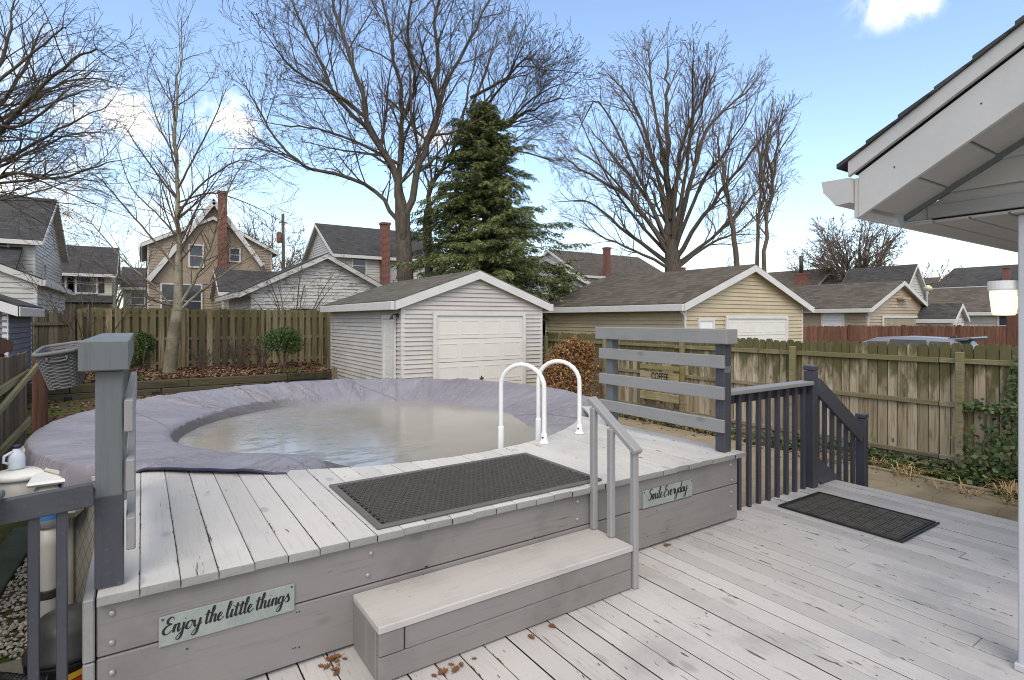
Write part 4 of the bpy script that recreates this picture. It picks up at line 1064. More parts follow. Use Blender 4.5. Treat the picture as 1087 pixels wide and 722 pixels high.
# ---------------------------------------------------------------- houses
def house(name, label, cat, x0, x1, y0, y1, zb, ze, rise, axis, wall, roof, trim, oh=.3, og=.25, course=.12, wins=(), chims=(), doors=(), corner=True, fac=.15, gutter=True, group=None, wd=.085):
    root = thing(name, label, cat, ((x0+x1)/2, (y0+y1)/2, zb), group)
    if axis == 'y': a0, a1, b0, b1 = x0, x1, y0, y1; Mf = lambda a, b, z: V((a, b, z))
    else: a0, a1, b0, b1 = y0, y1, x0, x1; Mf = lambda a, b, z: V((b, a, z))
    am = (a0+a1)/2; hw = (a1-a0)/2; k = rise/hw
    m = MB(); lap = .03
    # eave walls
    for a, s in ((a0, -1), (a1, 1)):
        z = zb
        while z < ze-.01:
            z2 = min(z+course, ze)
            m.add([Mf(a+s*lap, b0, z), Mf(a+s*lap, b1, z), Mf(a, b1, z2), Mf(a, b0, z2), Mf(a, b0, z), Mf(a, b1, z)], [(0,1,2,3), (0,1,5,4)]); z = z2
    for b, s in ((b0, -1), (b1, 1)):
        z = zb
        while z < ze+rise-.02:
            z2 = min(z+course, ze+rise)
            w1 = hw if z <= ze else hw-(z-ze)/k; w2 = hw if z2 <= ze else hw-(z2-ze)/k
            m.add([Mf(am-w1, b+s*lap, z), Mf(am+w1, b+s*lap, z), Mf(am+w2, b, z2), Mf(am-w2, b, z2), Mf(am-w1, b, z), Mf(am+w1, b, z)], [(0,1,2,3), (0,1,5,4)]); z = z2
    obj('wall', m, wall, root, recalc=False)
    m = MB(); th = .07
    for s in (-1, 1):
        e = am+s*(hw+oh); ze_ = ze-k*oh
        m.prism([(e, ze_+.02), (am, ze+rise+.02), (am, ze+rise+.02+th), (e, ze_+.02+th)], lambda u, w_, t: Mf(u, t, w_), b0-og, b1+og)
    rf = obj('roof', m, roof, root)
    m = MB()
    for s in (-1, 1):
        e = am+s*(hw+oh-.01); ze_ = ze-k*(oh-.01)
        for bb in (b0-og-.028, b1+og+.004):
            m.prism([(e, ze_-fac), (am, ze+rise-fac), (am, ze+rise+.05), (e, ze_+.05)], lambda u, w_, t: Mf(u, t, w_), bb, bb+.024)
        m.prism([(e, ze_-.012), (am+s*.01, ze+rise-.02), (am+s*.01, ze+rise+.012), (e, ze_+.012)], lambda u, w_, t: Mf(u, t, w_), b0-og, b1+og)
        e2 = am+s*(hw+oh+.004)
        P0 = Mf(e2, b0-og-.02, ze_-fac); P1 = Mf(e2+s*(.09 if gutter else .025), b1+og+.02, ze_+.045)
        m.box(min(P0.x, P1.x), max(P0.x, P1.x), min(P0.y, P1.y), max(P0.y, P1.y), P0.z, P1.z, .01)
    if corner:
        for a in (a0, a1):
            for b in (b0, b1):
                sa = -1 if a == a0 else 1; sb = -1 if b == b0 else 1
                P = Mf(a+sa*.02, b+sb*.02, 0); Q = Mf(a-sa*.07, b-sb*.07, 0)
                m.box(min(P.x, Q.x), max(P.x, Q.x), min(P.y, Q.y), max(P.y, Q.y), zb, ze-.03)
    obj('trim', m, trim, root)
    for (face, s_, w, zc, h, *op) in wins:
        fr = MB(); pn = MB(); ax = face[1]; sg = -1 if face[0] == '-' else 1
        pl = {'-x': x0, '+x': x1, '-y': y0, '+y': y1}[face]
        def bx(mm, u0, u1, z0, z1, d0, d1):
            A, B = pl+sg*d0, pl+sg*d1
            if ax == 'x': mm.box(min(A,B), max(A,B), u0, u1, z0, z1)
            else: mm.box(u0, u1, min(A,B), max(A,B), z0, z1)
        t = .08
        bx(fr, s_-w/2-t, s_-w/2, zc-h/2-t, zc+h/2+t, .0, wd); bx(fr, s_+w/2, s_+w/2+t, zc-h/2-t, zc+h/2+t, .0, wd)
        bx(fr, s_-w/2, s_+w/2, zc+h/2, zc+h/2+t, 0, wd); bx(fr, s_-w/2-t, s_+w/2+t, zc-h/2-t-.001, zc-h/2, .0, wd+.015)
        bx(fr, s_-w/2, s_+w/2, zc-.02, zc+.02, 0, wd-.015)
        f = obj('window', fr, trim, root)
        bx(pn, s_-w/2, s_+w/2, zc-h/2, zc+h/2, .0, wd-.035); obj('pane', pn, M['white'] if 'w' in op else M['pane'], f)
        if 's' in op:
            for q in (-1, 1):
                sh = MB(); bx(sh, s_+q*(w/2+.27)-.15, s_+q*(w/2+.27)+.15, zc-h/2, zc+h/2, .0, .05); obj('shutter', sh, M['shutter'], root)
    for (face, s_, w, z0, h, mt, kind) in doors:
        ax = face[1]; sg = -1 if face[0] == '-' else 1; pl = {'-x': x0, '+x': x1, '-y': y0, '+y': y1}[face]
        def bx(mm, u0, u1, z0_, z1_, d0, d1, c=0):
            A, B = pl+sg*d0, pl+sg*d1
            A += sg*.03; B += sg*.03
            if ax == 'x': mm.box(min(A,B), max(A,B), u0, u1, z0_, z1_, c)
            else: mm.box(u0, u1, min(A,B), max(A,B), z0_, z1_, c)
        fr = MB(); t = .10
        bx(fr, s_-w/2-t, s_-w/2, z0, z0+h+t, .0, .055); bx(fr, s_+w/2, s_+w/2+t, z0, z0+h+t, 0, .055); bx(fr, s_-w/2, s_+w/2, z0+h, z0+h+t, 0, .055)
        g = MB()
        if kind == 'garage':
            nr = 4; nc = max(3, round(w/.68))
            for i in range(nr):
                za = z0+h*i/nr; zb_ = z0+h*(i+1)/nr-.012
                bx(g, s_-w/2, s_+w/2, za, zb_, .0, .014, .004)
                for j in range(nc):
                    ua = s_-w/2+w*j/nc+.06; ub = s_-w/2+w*(j+1)/nc-.06
                    zc_, zd_ = za+.10, zb_-.10; bx(g, ua, ub, zc_, zc_+.022, .0142, .022); bx(g, ua, ub, zd_-.022, zd_, .0142, .022); bx(g, ua, ua+.02, zc_+.0222, zd_-.0222, .0142, .022); bx(g, ub-.02, ub, zc_+.0222, zd_-.0222, .0142, .022)
            dd = obj('garage_door', g, mt, root)
            if mt is M['gdoor']:
                hnd = MB(); bx(hnd, s_-.05, s_+.05, z0+.68, z0+.71, .015, .05); bx(hnd, s_-.012, s_+.012, z0+.64, z0+.75, .015, .04); obj('handle', hnd, M['dgrey'], dd)
        else:
            bx(g, s_-w/2, s_+w/2, z0, z0+h, .0, .02)
            for i in range(3):
                for j in range(2):
                    ua = s_-w/2+.1+j*(w/2-.05); bx(g, ua, ua+w/2-.16, z0+.15+i*h*.31, z0+.1+(i+1)*h*.3, .0202, .028, .006)
            obj('door', g, mt, root)
        obj('door_frame', fr, trim, root)
    for (cx_, cy_, w, zb_, zt) in chims:
        c = MB(); c.box(cx_-w/2, cx_+w/2, cy_-w/2, cy_+w/2, zb_, zt); c.box(cx_-w/2-.05, cx_+w/2+.05, cy_-w/2-.05, cy_+w/2+.05, zt+.002, zt+.14); obj('chimney', c, M['brick'], root)
    return root
# nearer garage
ga = house('garage', 'white vinyl sided single garage with panelled white door behind the pool', 'garage', 5.0, 9.05, 12.05, 17.8, GZ-.2, 2.06, .72, 'y', M['vinylW'], M['sh1'], M['trim'], .22, .12, .107,
  doors=(('-y', 7.12, 2.5, GZ+.06, 2.27, M['gdoor'], 'garage'), ('-x', 12.72, .60, GZ+.1, 2.15, M['gdoor'], 'door')), fac=.15)
m = MB(); m.box(4.93, 4.975, 12.16, 12.24, 1.66, 1.76, .01); m.tube([(4.94, 12.2, 1.72), (4.85, 12.17, 1.74), (4.80, 12.15, 1.70)], .018, 8); m.lathe((4.79, 12.15, 1.62), [(.05, 0), (.03, .07), (.001, .1)], 12); obj('floodlight', m, M['dgrey'], ga)
t1 = house('garage', 'tan vinyl sided double garage with brown roof behind the mossy fence', 'garage', 13.45, 20.0, 10.8, 17.6, GZ, 2.13, 1.22, 'y', M['vinylT'], M['sh2'], M['trim'], .3, .22, .13,
  wins=(('-y', 14.4, .62, 1.1, .95, 'w'),), doors=(('-y', 17.15, 3.35, GZ+.06, 2.2, M['gdoor'], 'garage'),), fac=.16)
m = MB(); m.tube([(13.12, 10.72, 2.0), (13.2, 10.75, 1.9), (13.42, 10.78, 1.72), (13.42, 10.78, GZ)], .045, 8); obj('downspout', m, M['trim'], t1)
t2 = house('garage', 'tan sided double garage with brown roof behind the red fence', 'garage', 28.6, 35.2, 12.3, 19.4, GZ, 2.2, 1.30, 'y', M['vinylT2'], M['sh2'], M['trim'], .3, .25, .15,
  wins=(('-x', 13.9, .95, 1.55, .9, 'w'),), doors=(('-y', 32.0, 3.9, GZ+.06, 2.25, M['tandoor'], 'garage'),))
m = MB(); m.box(31.6, 32.5, 11.98, 12.24, 2.62, 2.72); obj('vent_hood', m, M['vinylT2'], t2)
# old white garage and houses across the back
house('garage', 'old white peeling garage with sagging gable behind the green fence', 'garage', 3.3, 8.6, 22, 28, -.3, 2.75, 1.35, 'y', M['worn'], M['sh3y'], M['worn'], .45, .3, .13, wins=(('-y', 5.1, 1.0, 1.75, .55),), corner=True, fac=.13)
td = house('house', 'brown tan gabled house with steep white trim and tall brick chimney', 'house', .25, 6.9, 38, 48, -.3, 6.05, 1.75, 'y', M['tudor'], M['sh3y'], M['trim'], .3, .25, .16,
  wins=(('-y', 2.67, .65, 5.4, 1.24), ('-y', 4.75, .5, 5.6, .75), ('-y', 1.37, .85, 2.7, 1.9), ('-y', 2.44, .95, 2.7, 1.9)), chims=((4.02, 37.45, .46, -.3, 9.2),), wd=.16)
m = MB()
ap = V((3.58, 37.70, 8.70)); 
for q in (V((.25, 37.70, 3.8)), V((6.3, 37.70, 5.0))): m.beam(ap, q, .30, .26, 0)
obj('steep_gable_trim', m, M['trim'], td)
m = MB(); m.prism([(.45, 3.75), (3.75, 8.6), (6.2, 5.1), (6.2, 3.75)], lambda u, w_, t: V((u, t, w_)), 37.93, 37.985); m.prism([(2.2, 6.3), (3.58, 8.55), (4.8, 6.6)], lambda u, w_, t: V((u, t, w_)), 37.99, 42.5); obj('steep_gable', m, M['tudor'], td)
m = MB()
for q in (V((.25, 0, 3.8)), V((6.3, 0, 5.0))):
    m.prism([(q.x, q.z+.12), (3.58, 8.82), (3.58, 8.94), (q.x, q.z+.24)], lambda u, w_, t: V((u, t, w_)), 37.72, 37.92 if False else 42.5)
obj('steep_roof', m, M['sh3'], td)
ad = house('house_wing', 'low rear wing with dark roof joined to the brown tan house', 'house wing', 3.6, 8.0, 33.6, 37.6, -.3, 3.2, 1.2, 'x', M['tudor'], M['sh3'], M['trim'], .3, .2, .16, wins=(('-y', 4.5, .9, 2.0, 1.5),))
hf = house('house', 'white house with dark roof and brick chimney left of the bare trunk', 'house', 10.0, 17.5, 34.4, 42.4, -.3, 5.75, 2.3, 'x', M['vinylFar'], M['sh3'], M['trim'], .3, .3, .16, chims=((13.0, 34.1, .5, -.3, 7.7),), wins=(('-y', 11.4, .8, 5.0, 1.0),))
ha = house('house', 'tall white house with dark roof at the far left', 'house', -16, -3.9, 31.6, 41, -.3, 5.15, 2.5, 'x', M['vinylFar'], M['sh3'], M['trim'], .35, .3, .16, wins=(('+x', 34.0, .7, 3.6, 1.2), ('-y', -5.2, .8, 4.6, .8)))
m = MB(); m.prism([(30.0, 3.55), (31.6, 4.65), (31.6, 4.75), (29.9, 3.65)], lambda u, w_, t: V((t, u, w_)), -14, -4.3); obj('porch_roof', m, M['sh3'], ha)
house('garage', 'low white sided garage at the left edge beyond the dark picket fence', 'garage', -8.6, -2.7, 22.2, 29.5, -.3, 2.85, 1.3, 'y', M['vinylFar'], M['sh3y'], M['trim'], .15, .15, .16)
hc = house('house', 'cream house with dark roof and black shutters between white house and birch', 'house', -9, -1.7, 45, 53, -.3, 4.7, 2.0, 'x', M['cream'], M['sh3'], M['trim'], .4, .3, .2, wins=(('-y', -3.0, 1.0, 3.9, 1.1, 's'), ('-y', -4.6, 1.0, 3.9, 1.1, 's')))
m = MB(); m.prism([(44.0, 2.6), (45, 3.1), (45, 3.2), (43.9, 2.7)], lambda u, w_, t: V((t, u, w_)), -8, -1.6); obj('porch_roof', m, M['sh3'], hc)
house('house', 'small dark roofed house behind the birch trunk left of brown house', 'house', -1.2, 1.0, 52, 58, -.3, 4.2, 1.6, 'x', M['vinylFar'], M['sh3'], M['trim'], .3, .2, .2, wins=(('-y', -.3, .8, 3.3, 1.0),))
sh = house('shed', 'grey blue sided shed at the left edge behind the brown fence', 'shed', -6.2, -2.22, 14.6, 17.4, GZ, 1.90, .8, 'y', M['slatesid'], M['sh3y'], M['trim'], .2, .2, .115, gutter=False)
m = MB(); m.box(-3.6, -2.1, 11.6, 13.6, GZ, 1.02, .02); m.prism([(11.5, 1.03), (13.7, 1.03), (13.7, 1.2), (12.6, 1.32), (11.5, 1.16)], lambda u, w_, t: V((t, u, w_)), -3.7, -2.0)
tag(obj('storage_box', m, M['fenceX']), 'low red brown storage box roof behind the brown fence', 'storage box')
# right background
hg = house('house', 'white house with dark roof and brown chimney behind the evergreen', 'house', 28.0, 38.0, 32.0, 40.0, GZ, 5.1, 2.2, 'x', M['vinylFar'], M['sh2x'], M['trim'], .35, .3, .2, chims=((30.2, 31.7, .42, 1, 7.1),))
house('garage', 'old whitish garage gable between the evergreen and tan garage', 'garage', 11.9, 18.2, 20.0, 26, GZ, 3.15, 1.25, 'y', M['worn'], M['sh2'], M['worn'], .3, .25, .14)
for k, (px, w_, Y0, ze, rs, ax, rm_, wm_, lb) in enumerate((
   (712, 9, 46, 5.0, 2.6, 'x', 'sh2x', 'tudor', 'brown roofed house behind the base of the big bare tree'),
   (790, 9, 44, 4.6, 2.4, 'x', 'sh2x', 'beige', 'brown roofed house behind the slender trees'))):
    l = (px-CX)/FPX; rt_ = (RT.x*l+FW.x)/(RT.y*l+FW.y); x0 = rt_*Y0
    house('house', lb, 'house', x0-w_/2, x0+w_/2, Y0, Y0+8, GZ, ze, rs, ax, M[wm_], M[rm_], M['trim'], .3, .3, .2, chims=((x0+1.8, Y0-.2, .7, 2, ze+rs+.4),))
def atY(px, Y0):
    l = (px-CX)/FPX; return (RT.x*l+FW.x)/(RT.y*l+FW.y)*Y0
def fh(px, d, w_, dp, ze, rs, ax, rm_, wm_, lb, name='house', cat='house', **k):
    p = atd(px, 0, d); return house(name, lb, cat, p.x-w_/2, p.x+w_/2, p.y, p.y+dp, GZ, ze, rs, ax, M[wm_], M[rm_], M['trim'], .3, .3, .2, **k)
fh(880, 48, 5.5, 7, 4.3, 1.7, 'y', 'sh2', 'beige', 'distant beige gabled house left of the round brown tree')
p = atd(848, 0, 46)
h_ = house('house', 'distant brown roofed house with a brick chimney and pipe between tan garages', 'house', p.x-1, p.x+7, p.y-3, p.y+4, GZ, 3.3, 1.5, 'y', M['beige'], M['sh2'], M['trim'], .3, .3, .2, chims=((p.x, p.y-.2, .8, 0, 5.3),))
m = MB(); m.lathe((p.x, p.y-.2, 0), [(.16, 5.45), (.16, 6.9), (.001, 6.92)], 10); obj('flue_pipe', m, M['dgrey'], h_)
p = atd(972, 0, 40)
house('house', 'small white gabled house with dark roof right of the round brown tree', 'house', p.x-2.3, p.x+1.3, p.y, p.y+4, GZ, 3.6, 1.9, 'y', M['vinylFar'], M['sh3y'], M['trim'], .25, .3, .2)
p = atd(995, 0, 52)
house('house', 'small brown roofed house between white gable and dark long roof', 'house', p.x-2.2, p.x+2.0, p.y, p.y+5, GZ, 3.9, 1.6, 'y', M['tudor'], M['sh2'], M['trim'], .25, .3, .2)
p = atd(1052, 0, 44)
house('house', 'long dark roofed house with brick chimney above the low beige building', 'house', p.x-1, p.x+8, p.y-6.5, p.y+3.2, GZ, 4.3, 1.75, 'y', M['vinylFar'], M['sh3y'], M['trim'], .3, .3, .2, chims=((p.x-.2, p.y-1.0, .4, 2, 5.6),))
p = atd(1040, 0, 33)
house('house', 'low beige building with brown roof behind the porch lamp', 'building', p.x-.3, p.x+8, p.y-4, p.y+3.3, GZ, 2.1, 1.55, 'y', M['beige'], M['sh2'], M['trim'], .3, .3, .2, wins=(('-x', p.y-1.3, .6, 1.25, 1.3), ('-x', p.y-2.2, .6, 1.25, 1.3)))
p = atd(997, 0, 29)
house('shed', 'small peeling white gabled shed right of the second tan garage', 'shed', p.x-.75, p.x+.75, p.y-.8, p.y+1.6, GZ, 1.75, .62, 'y', M['worn'], M['sh3y'], M['trim'], .22, .2, .13, gutter=False, doors=(('-y', p.x, .8, GZ, 1.9, M['gdoor'], 'door'),))
# utility pole, street lamp
p = atd(302, 0, 36); up = thing('utility_pole', 'dark wooden utility pole with insulators behind the old white garage', 'utility pole', (p.x, p.y, -.2))
m = MB(); m.tube([(p.x, p.y, -.3), (p.x-.1, p.y, 8.5)], [.13, .09], 10); obj('pole', m, M['bark'], up)
m = MB(); m.box(p.x-.32, p.x+.12, p.y-.04, p.y+.04, 7.9, 7.98); obj('crossarm', m, M['bark'], up)
m = MB(); m.lathe((p.x-.32, p.y, 6.6), [(.15, 0), (.17, .05), (.17, .6), (.1, .7), (.001, .72)], 12); obj('transformer', m, M['brick'], up)
p = atd(984, 0, 31); sl = thing('street_lamp', 'thin pole lamp with a pale green head above the tan garage roof', 'street lamp', (p.x, p.y, GZ))
m = MB(); m.tube([(p.x, p.y, GZ), (p.x, p.y, 3.2)], .035, 8); obj('pole', m, M['hose'], sl)
m = MB(); m.lathe((p.x+.15, p.y, 3.2), [(.10, 0), (.17, .12), (.20, .22), (.05, .34), (.001, .36)], 12); obj('lamp_head', m, simple('pale_green_glass', (.62,.70,.38), .3), sl)
# ---------------------------------------------------------------- parked car (axis along +y, rear at low y)
cx_, cy0 = 18.5, 5.12
GZ -= -.03
car = thing('parked_car', 'grey hatchback car behind the mossy fence with only its roof and windows showing', 'car', (cx_, cy0+2.35, GZ))
st_ = [(0, .50, .88, .55), (.12, .34, 1.02, .82), (.5, .26, 1.06, .90), (1.5, .24, 1.06, .93), (2.8, .24, 1.04, .93), (3.7, .24, .98, .92), (4.35, .28, .88, .86), (4.62, .36, .74, .72), (4.72, .45, .66, .55)]
def ring(y, z0, z1, hw, n=1):
    pr = [(-hw*.9, z0), (-hw, z0+.15), (-hw*1.0, (z0+z1)/2), (-hw*.95, z1-.04), (-hw*.86, z1), (hw*.86, z1), (hw*.95, z1-.04), (hw, (z0+z1)/2), (hw, z0+.15), (hw*.9, z0)]
    return [V((cx_+a, cy0+y, GZ+b)) for a, b in pr]
M['carp'] = simple('silver_car_paint', (.22,.215,.235), .22, .03, 1, .6, .4)
def loft(rs, mt, nm, sm=True, par=car):
    m = MB(); n = len(rs[0]); vs = [p for r in rs for p in r]
    fs = [(i*n+k, i*n+(k+1) % n, (i+1)*n+(k+1) % n, (i+1)*n+k) for i in range(len(rs)-1) for k in range(n)]+[tuple(range(n-1,-1,-1)), tuple((len(rs)-1)*n+k for k in range(n))]
    m.add(vs, fs, sm); return obj(nm, m, mt, par)
body = loft([ring(*q) for q in st_], M['carp'], 'body')
def cab(y, zt, hw, zb=1.03, hb=.88): return [V((cx_+a, cy0+y, GZ+b)) for a, b in ((-hb, zb), (-hw-.06, zt-.16), (-hw, zt-.05), (-hw+.12, zt), (hw-.12, zt), (hw, zt-.05), (hw+.06, zt-.16), (hb, zb))]
loft([cab(.12, 1.30, .66), cab(.42, 1.64, .64), cab(1.0, 1.70, .66), cab(1.8, 1.725, .67), cab(2.35, 1.69, .66), cab(2.8, 1.52, .64), cab(3.45, 1.09, .72)], M['carp'], 'cabin')
for s in (-1, 1):
    for (ya, yb, za, zb_) in ((.45, 1.0, .95, 1.61), (1.08, 1.95, .95, 1.64), (2.03, 2.75, .95, 1.57)):
        m = MB(); f = lambda y, h: V((cx_+s*(.897-h*.29), cy0+y, GZ+1.06+h))
        sl_ = .12 if ya > 2 else 0; sl0 = .10 if ya < .5 else 0
        m.add([f(ya, .03), f(yb+sl_, .03), f(yb-sl_*1.9, zb_-1.06), f(ya+sl0, zb_-1.06)], [(0,1,2,3)]); 
        m.add([p+V((-s*.02,0,0)) for p in m.v[:4]], [(0,1,2,3)]); obj('side_window', m, M['pane'], car)
m = MB(); m.add([V((cx_+a*.6*q, cy0+y, GZ+z)) for (a, q, y, z) in ((-1, 1, 2.84, 1.512), (1, 1, 2.84, 1.512), (1, 1.12, 3.46, 1.105), (-1, 1.12, 3.46, 1.105))], [(0,1,2,3)]); obj('windscreen', m, M['pane'], car)
m = MB(); m.obox((cx_, cy0+.30, GZ+1.70), (1.2, .36, .05), Matrix.Rotation(-.12, 3, 'X'), .015); obj('spoiler', m, M['carp'], car)
m = MB(); m.obox((cx_, cy0+.16, GZ+1.66), (1.1, .10, .04), None, .01); obj('brake_light', m, M['black'], car)
m = MB(); m.prism([(0, 0), (.2, 0), (.02, .09)], lambda u, w_, t: V((cx_+t, cy0+.62+u, GZ+1.68+w_)), -.03, .03); obj('antenna_fin', m, M['dgrey'], car)
for s in (-1, 1):
    for yy in (.85, 3.75):
        m = MB(); vs = []; n = 22; pr = [(.0, -.10), (.30, -.10), (.335, -.06), (.335, .06), (.30, .10), (.0, .10)]
        for r, x in pr:
            for k in range(n): vs.append(V((cx_+s*.83+x, cy0+yy+r*math.cos(2*PI*k/n), GZ+.38+r*math.sin(2*PI*k/n))))
        m.add(vs, [(i*n+k, i*n+(k+1) % n, (i+1)*n+(k+1) % n, (i+1)*n+k) for i in range(5) for k in range(n)], True); w_ = obj('wheel', m, M['rubber'], car)
        m = MB(); vs = []
        for r, x in ((.0, .106), (.20, .106), (.22, .102)):
            for k in range(n): vs.append(V((cx_+s*(.83+x), cy0+yy+r*math.cos(2*PI*k/n), GZ+.38+r*math.sin(2*PI*k/n))))
        m.add(vs, [(i*n+k, i*n+(k+1) % n, (i+1)*n+(k+1) % n, (i+1)*n+k) for i in range(2) for k in range(n)], True); obj('rim', m, M['bolt'], w_)
    m = MB(); m.obox((cx_+s*.62, cy0+4.62, GZ+.66), (.26, .08, .12), None, .03); obj('headlight', m, M['white'], car)
    m = MB(); m.obox((cx_+s*.74, cy0+.06, GZ+.92), (.14, .10, .26), None, .03); obj('tail_light', m, M['red'], car)
GZ -= .03
# ================================================================ TREES AND PLANTS
def rvec(): return V((R.gauss(0, 1), R.gauss(0, 1), R.gauss(0, 1)))
def perp(d):
    a = d.cross(rvec());
    return a.normalized() if a.length > 1e-5 else V((1,0,0))
def leafq(m, c, s, n=None, asp=.6):
    a = rvec().normalized() if n is None else n; b = perp(a); u = a.cross(b)
    m.v.extend((c-b*s*.5, c+u*s*asp*.5, c+b*s*.5, c-u*s*asp*.5)); o = len(m.v)-4
    m.f.append((o, o+1, o+2, o+3)); m.sm.append(False); m.mi.append(m.cur)
def sub(P, cr, lf, p, d, L, r, lev):
    """recursive bare branch"""
    ns = 4 if lev <= 2 else 3
    if L > 3: ns = 6
    pts = [p]; rs = [r]; q = p; dd = d.copy(); st = L/ns
    for i in range(ns):
        dd = (dd+rvec()*P['wan']+V((0, 0, P['up']*(1 if lev < 4 else .6)))).normalized(); q = q+dd*st; pts.append(q)
        rs.append(max(P['rmin'], r*(1-(i+1)/ns*.72)))
    cr.tube(pts, rs, 4 if r > .03 else 3, False, True)
    if lev >= P['max']:
        if lf is not None and R.random() < P.get('leaf', 0): leafq(lf, pts[-1], P['ls']*R.uniform(.7, 1.3))
        return
    n = max(2, int(L*P['den'][lev]*R.uniform(.8, 1.2)))
    for k in range(n):
        t = .18+.8*(k+R.random()*.8)/n; f = min(t*ns, ns-1e-3); i = int(f)
        bp = pts[i].lerp(pts[i+1], f-i); bd = (pts[i+1]-pts[i]).normalized()
        an = math.radians(R.uniform(*P['ang'])); nd = bd*math.cos(an)+perp(bd)*math.sin(an)
        LL = L*R.uniform(*P['lr'])*(1.15-.6*t); rr_ = max(P['rmin'], (r*(1-.72*t))*.55)
        if LL < .12: continue
        sub(P, cr, lf, bp, nd, LL, rr_, lev+1)
def spread(P, tr, cr, lf, pts, r0, r1, lev=1, den=None, L0=(1.5, 3.5), t0=.15, n=8, tip=True):
    """solid limb through given points, with side branches"""
    # resample smooth
    Q = [pts[0]*2-pts[1]]+pts+[pts[-1]*2-pts[-2]]; S = []
    for i in range(1, len(Q)-2):
        for k in range(4):
            t = k/4; p0, p1, p2, p3 = Q[i-1:i+3]
            S.append(.5*((2*p1)+(p2-p0)*t+(2*p0-5*p1+4*p2-p3)*t*t+(3*p1-p0-3*p2+p3)*t**3))
    S.append(pts[-1])
    S = [s+(rvec()*r0*.25 if 0 < i < len(S)-1 else V((0,0,0))) for i, s in enumerate(S)]
    L = sum((b-a).length for a, b in zip(S[:-1], S[1:])); N = len(S)-1
    rs = [r0+(r1-r0)*(i/N)**.8 for i in range(N+1)]
    tr.tube(S, rs, n, False, True)
    cnt = int(L*(den or P['den'][0]))
    for k in range(cnt):
        t = t0+(1-t0)*(k+R.random()*.9)/cnt; f = min(t*N, N-1e-3); i = int(f); bp = S[i].lerp(S[i+1], f-i); bd = (S[i+1]-S[i]).normalized()
        an = math.radians(R.uniform(*P['ang'])); nd = bd*math.cos(an)+perp(bd)*math.sin(an)
        nd = (nd+V((0,0,P.get('lift',.1)))).normalized()
        sub(P, cr, lf, bp, nd, R.uniform(*L0)*(1.2-.65*t), max(P['rmin'], rs[i]*R.uniform(.35,.6)), 2)
    if tip: sub(P, cr, lf, S[-1], (S[-1]-S[-2]).normalized(), L0[0], r1, 2)
    return S
def mk(name, label, cat, tr, cr, lf, bm_, tm_, lm_=None, base=None, group=None):
    t = thing(name, label, cat, base, group)
    obj('trunk', tr, bm_, t, recalc=False); obj('crown', cr, tm_, t, recalc=False)
    if lf is not None and lf.f: obj('dead_leaves', lf, lm_, t, recalc=False)
    return t
def limbs_px(raw, scale, ox, oy, d0, spread_d, seed):
    out = []
    rr_ = random.Random(seed)
    for pts in raw:
        s = rr_.uniform(-spread_d, spread_d); n = len(pts); L = []
        for i, (a, b) in enumerate(pts): L.append(atd(a/scale+ox, b/scale+oy, d0+s*(i/(n-1))**1.1))
        out.append(L)
    return out
# --- big bare tree behind the white garage
D0 = 21.0
P = dict(wan=.13, up=.07, rmin=.0065, max=4, den=[2.4, 0, 3.1, 4.4, 3], ang=(25, 58), lr=(.36, .62), leaf=.40, ls=.075, lift=.2)
tr, cr, lf = MB(), MB(), MB()
b = atd(435, 345, D0); b.z = gh(b.x, b.y)-.1
raw = [[(427,640),(425,560),(400,430),(350,340),(310,200),(265,60),(240,-60),(225,-150)], [(427,640),(425,540),(418,400),(425,260),(400,120),(375,0),(360,-130)],
 [(428,640),(437,540),(480,380),(515,290),(512,200),(510,60),(530,-60),(540,-150)], [(515,290),(545,200),(600,100),(645,0),(665,-80)],
 [(424,650),(410,560),(330,470),(180,425),(100,350),(50,260),(20,215)], [(400,430),(330,300),(240,230),(150,180),(100,120)],
 [(430,300),(460,210),(440,100),(450,-40),(445,-140)], [(350,340),(260,250),(200,120),(150,20),(120,-60)], [(420,420),(300,360),(210,330),(120,320)]]
for i, pts in enumerate(limbs_px(raw, 2.405, 250, 0, D0, 3.2, 3)):
    r0 = (.185, .16, .18, .10, .105, .095, .09, .09, .07)[i]
    spread(P, tr, cr, lf, pts, r0, .022, t0=.22, L0=(1.5, 4.0))
top = atd(427, 228, D0); tr.tube([b, b+V((.05,0,1.0)), b.lerp(top, .6), top, atd(424, 205, D0)], [.50, .36, .31, .28, .16], 12, False)
mk('bare_tree', 'tall forked bare tree beside the evergreen, its crown leaving the frame', 'tree', tr, cr, lf, M['bark'], M['twig'], M['twig'], b)
# --- second, thinner trunk behind the evergreen
D1 = 25.0; tr, cr, lf = MB(), MB(), MB(); b = atd(458, 345, D1); b.z = GZ
raw = [[(488,640),(490,560),(500,480),(540,410),(575,330),(600,200),(620,100)], [(540,410),(640,350),(720,300),(800,260),(850,250)], [(600,250),(690,200),(740,150),(790,190)], [(620,330),(700,380),(780,400),(820,420)], [(575,330),(650,260),(700,190),(720,130)], [(560,370),(660,330),(740,290),(800,320)], [(600,280),(640,180),(670,90)], [(700,310),(760,250),(830,215)]]
for i, pts in enumerate(limbs_px(raw, 2.405, 250, 0, D1, 2.5, 9)): spread(P, tr, cr, lf, pts, (.17,.11,.085,.07,.09,.08,.08,.05)[i], .018, t0=.2, L0=(1.5, 3.8), den=3.2)
tr.tube([b, atd(454, 235, D1), atd(455, 222, D1)], [.24, .17, .15], 10, False)
mk('bare_tree', 'bare tree directly behind the evergreen with branches spreading right', 'tree', tr, cr, lf, M['bark'], M['twig'], M['twig'], b)
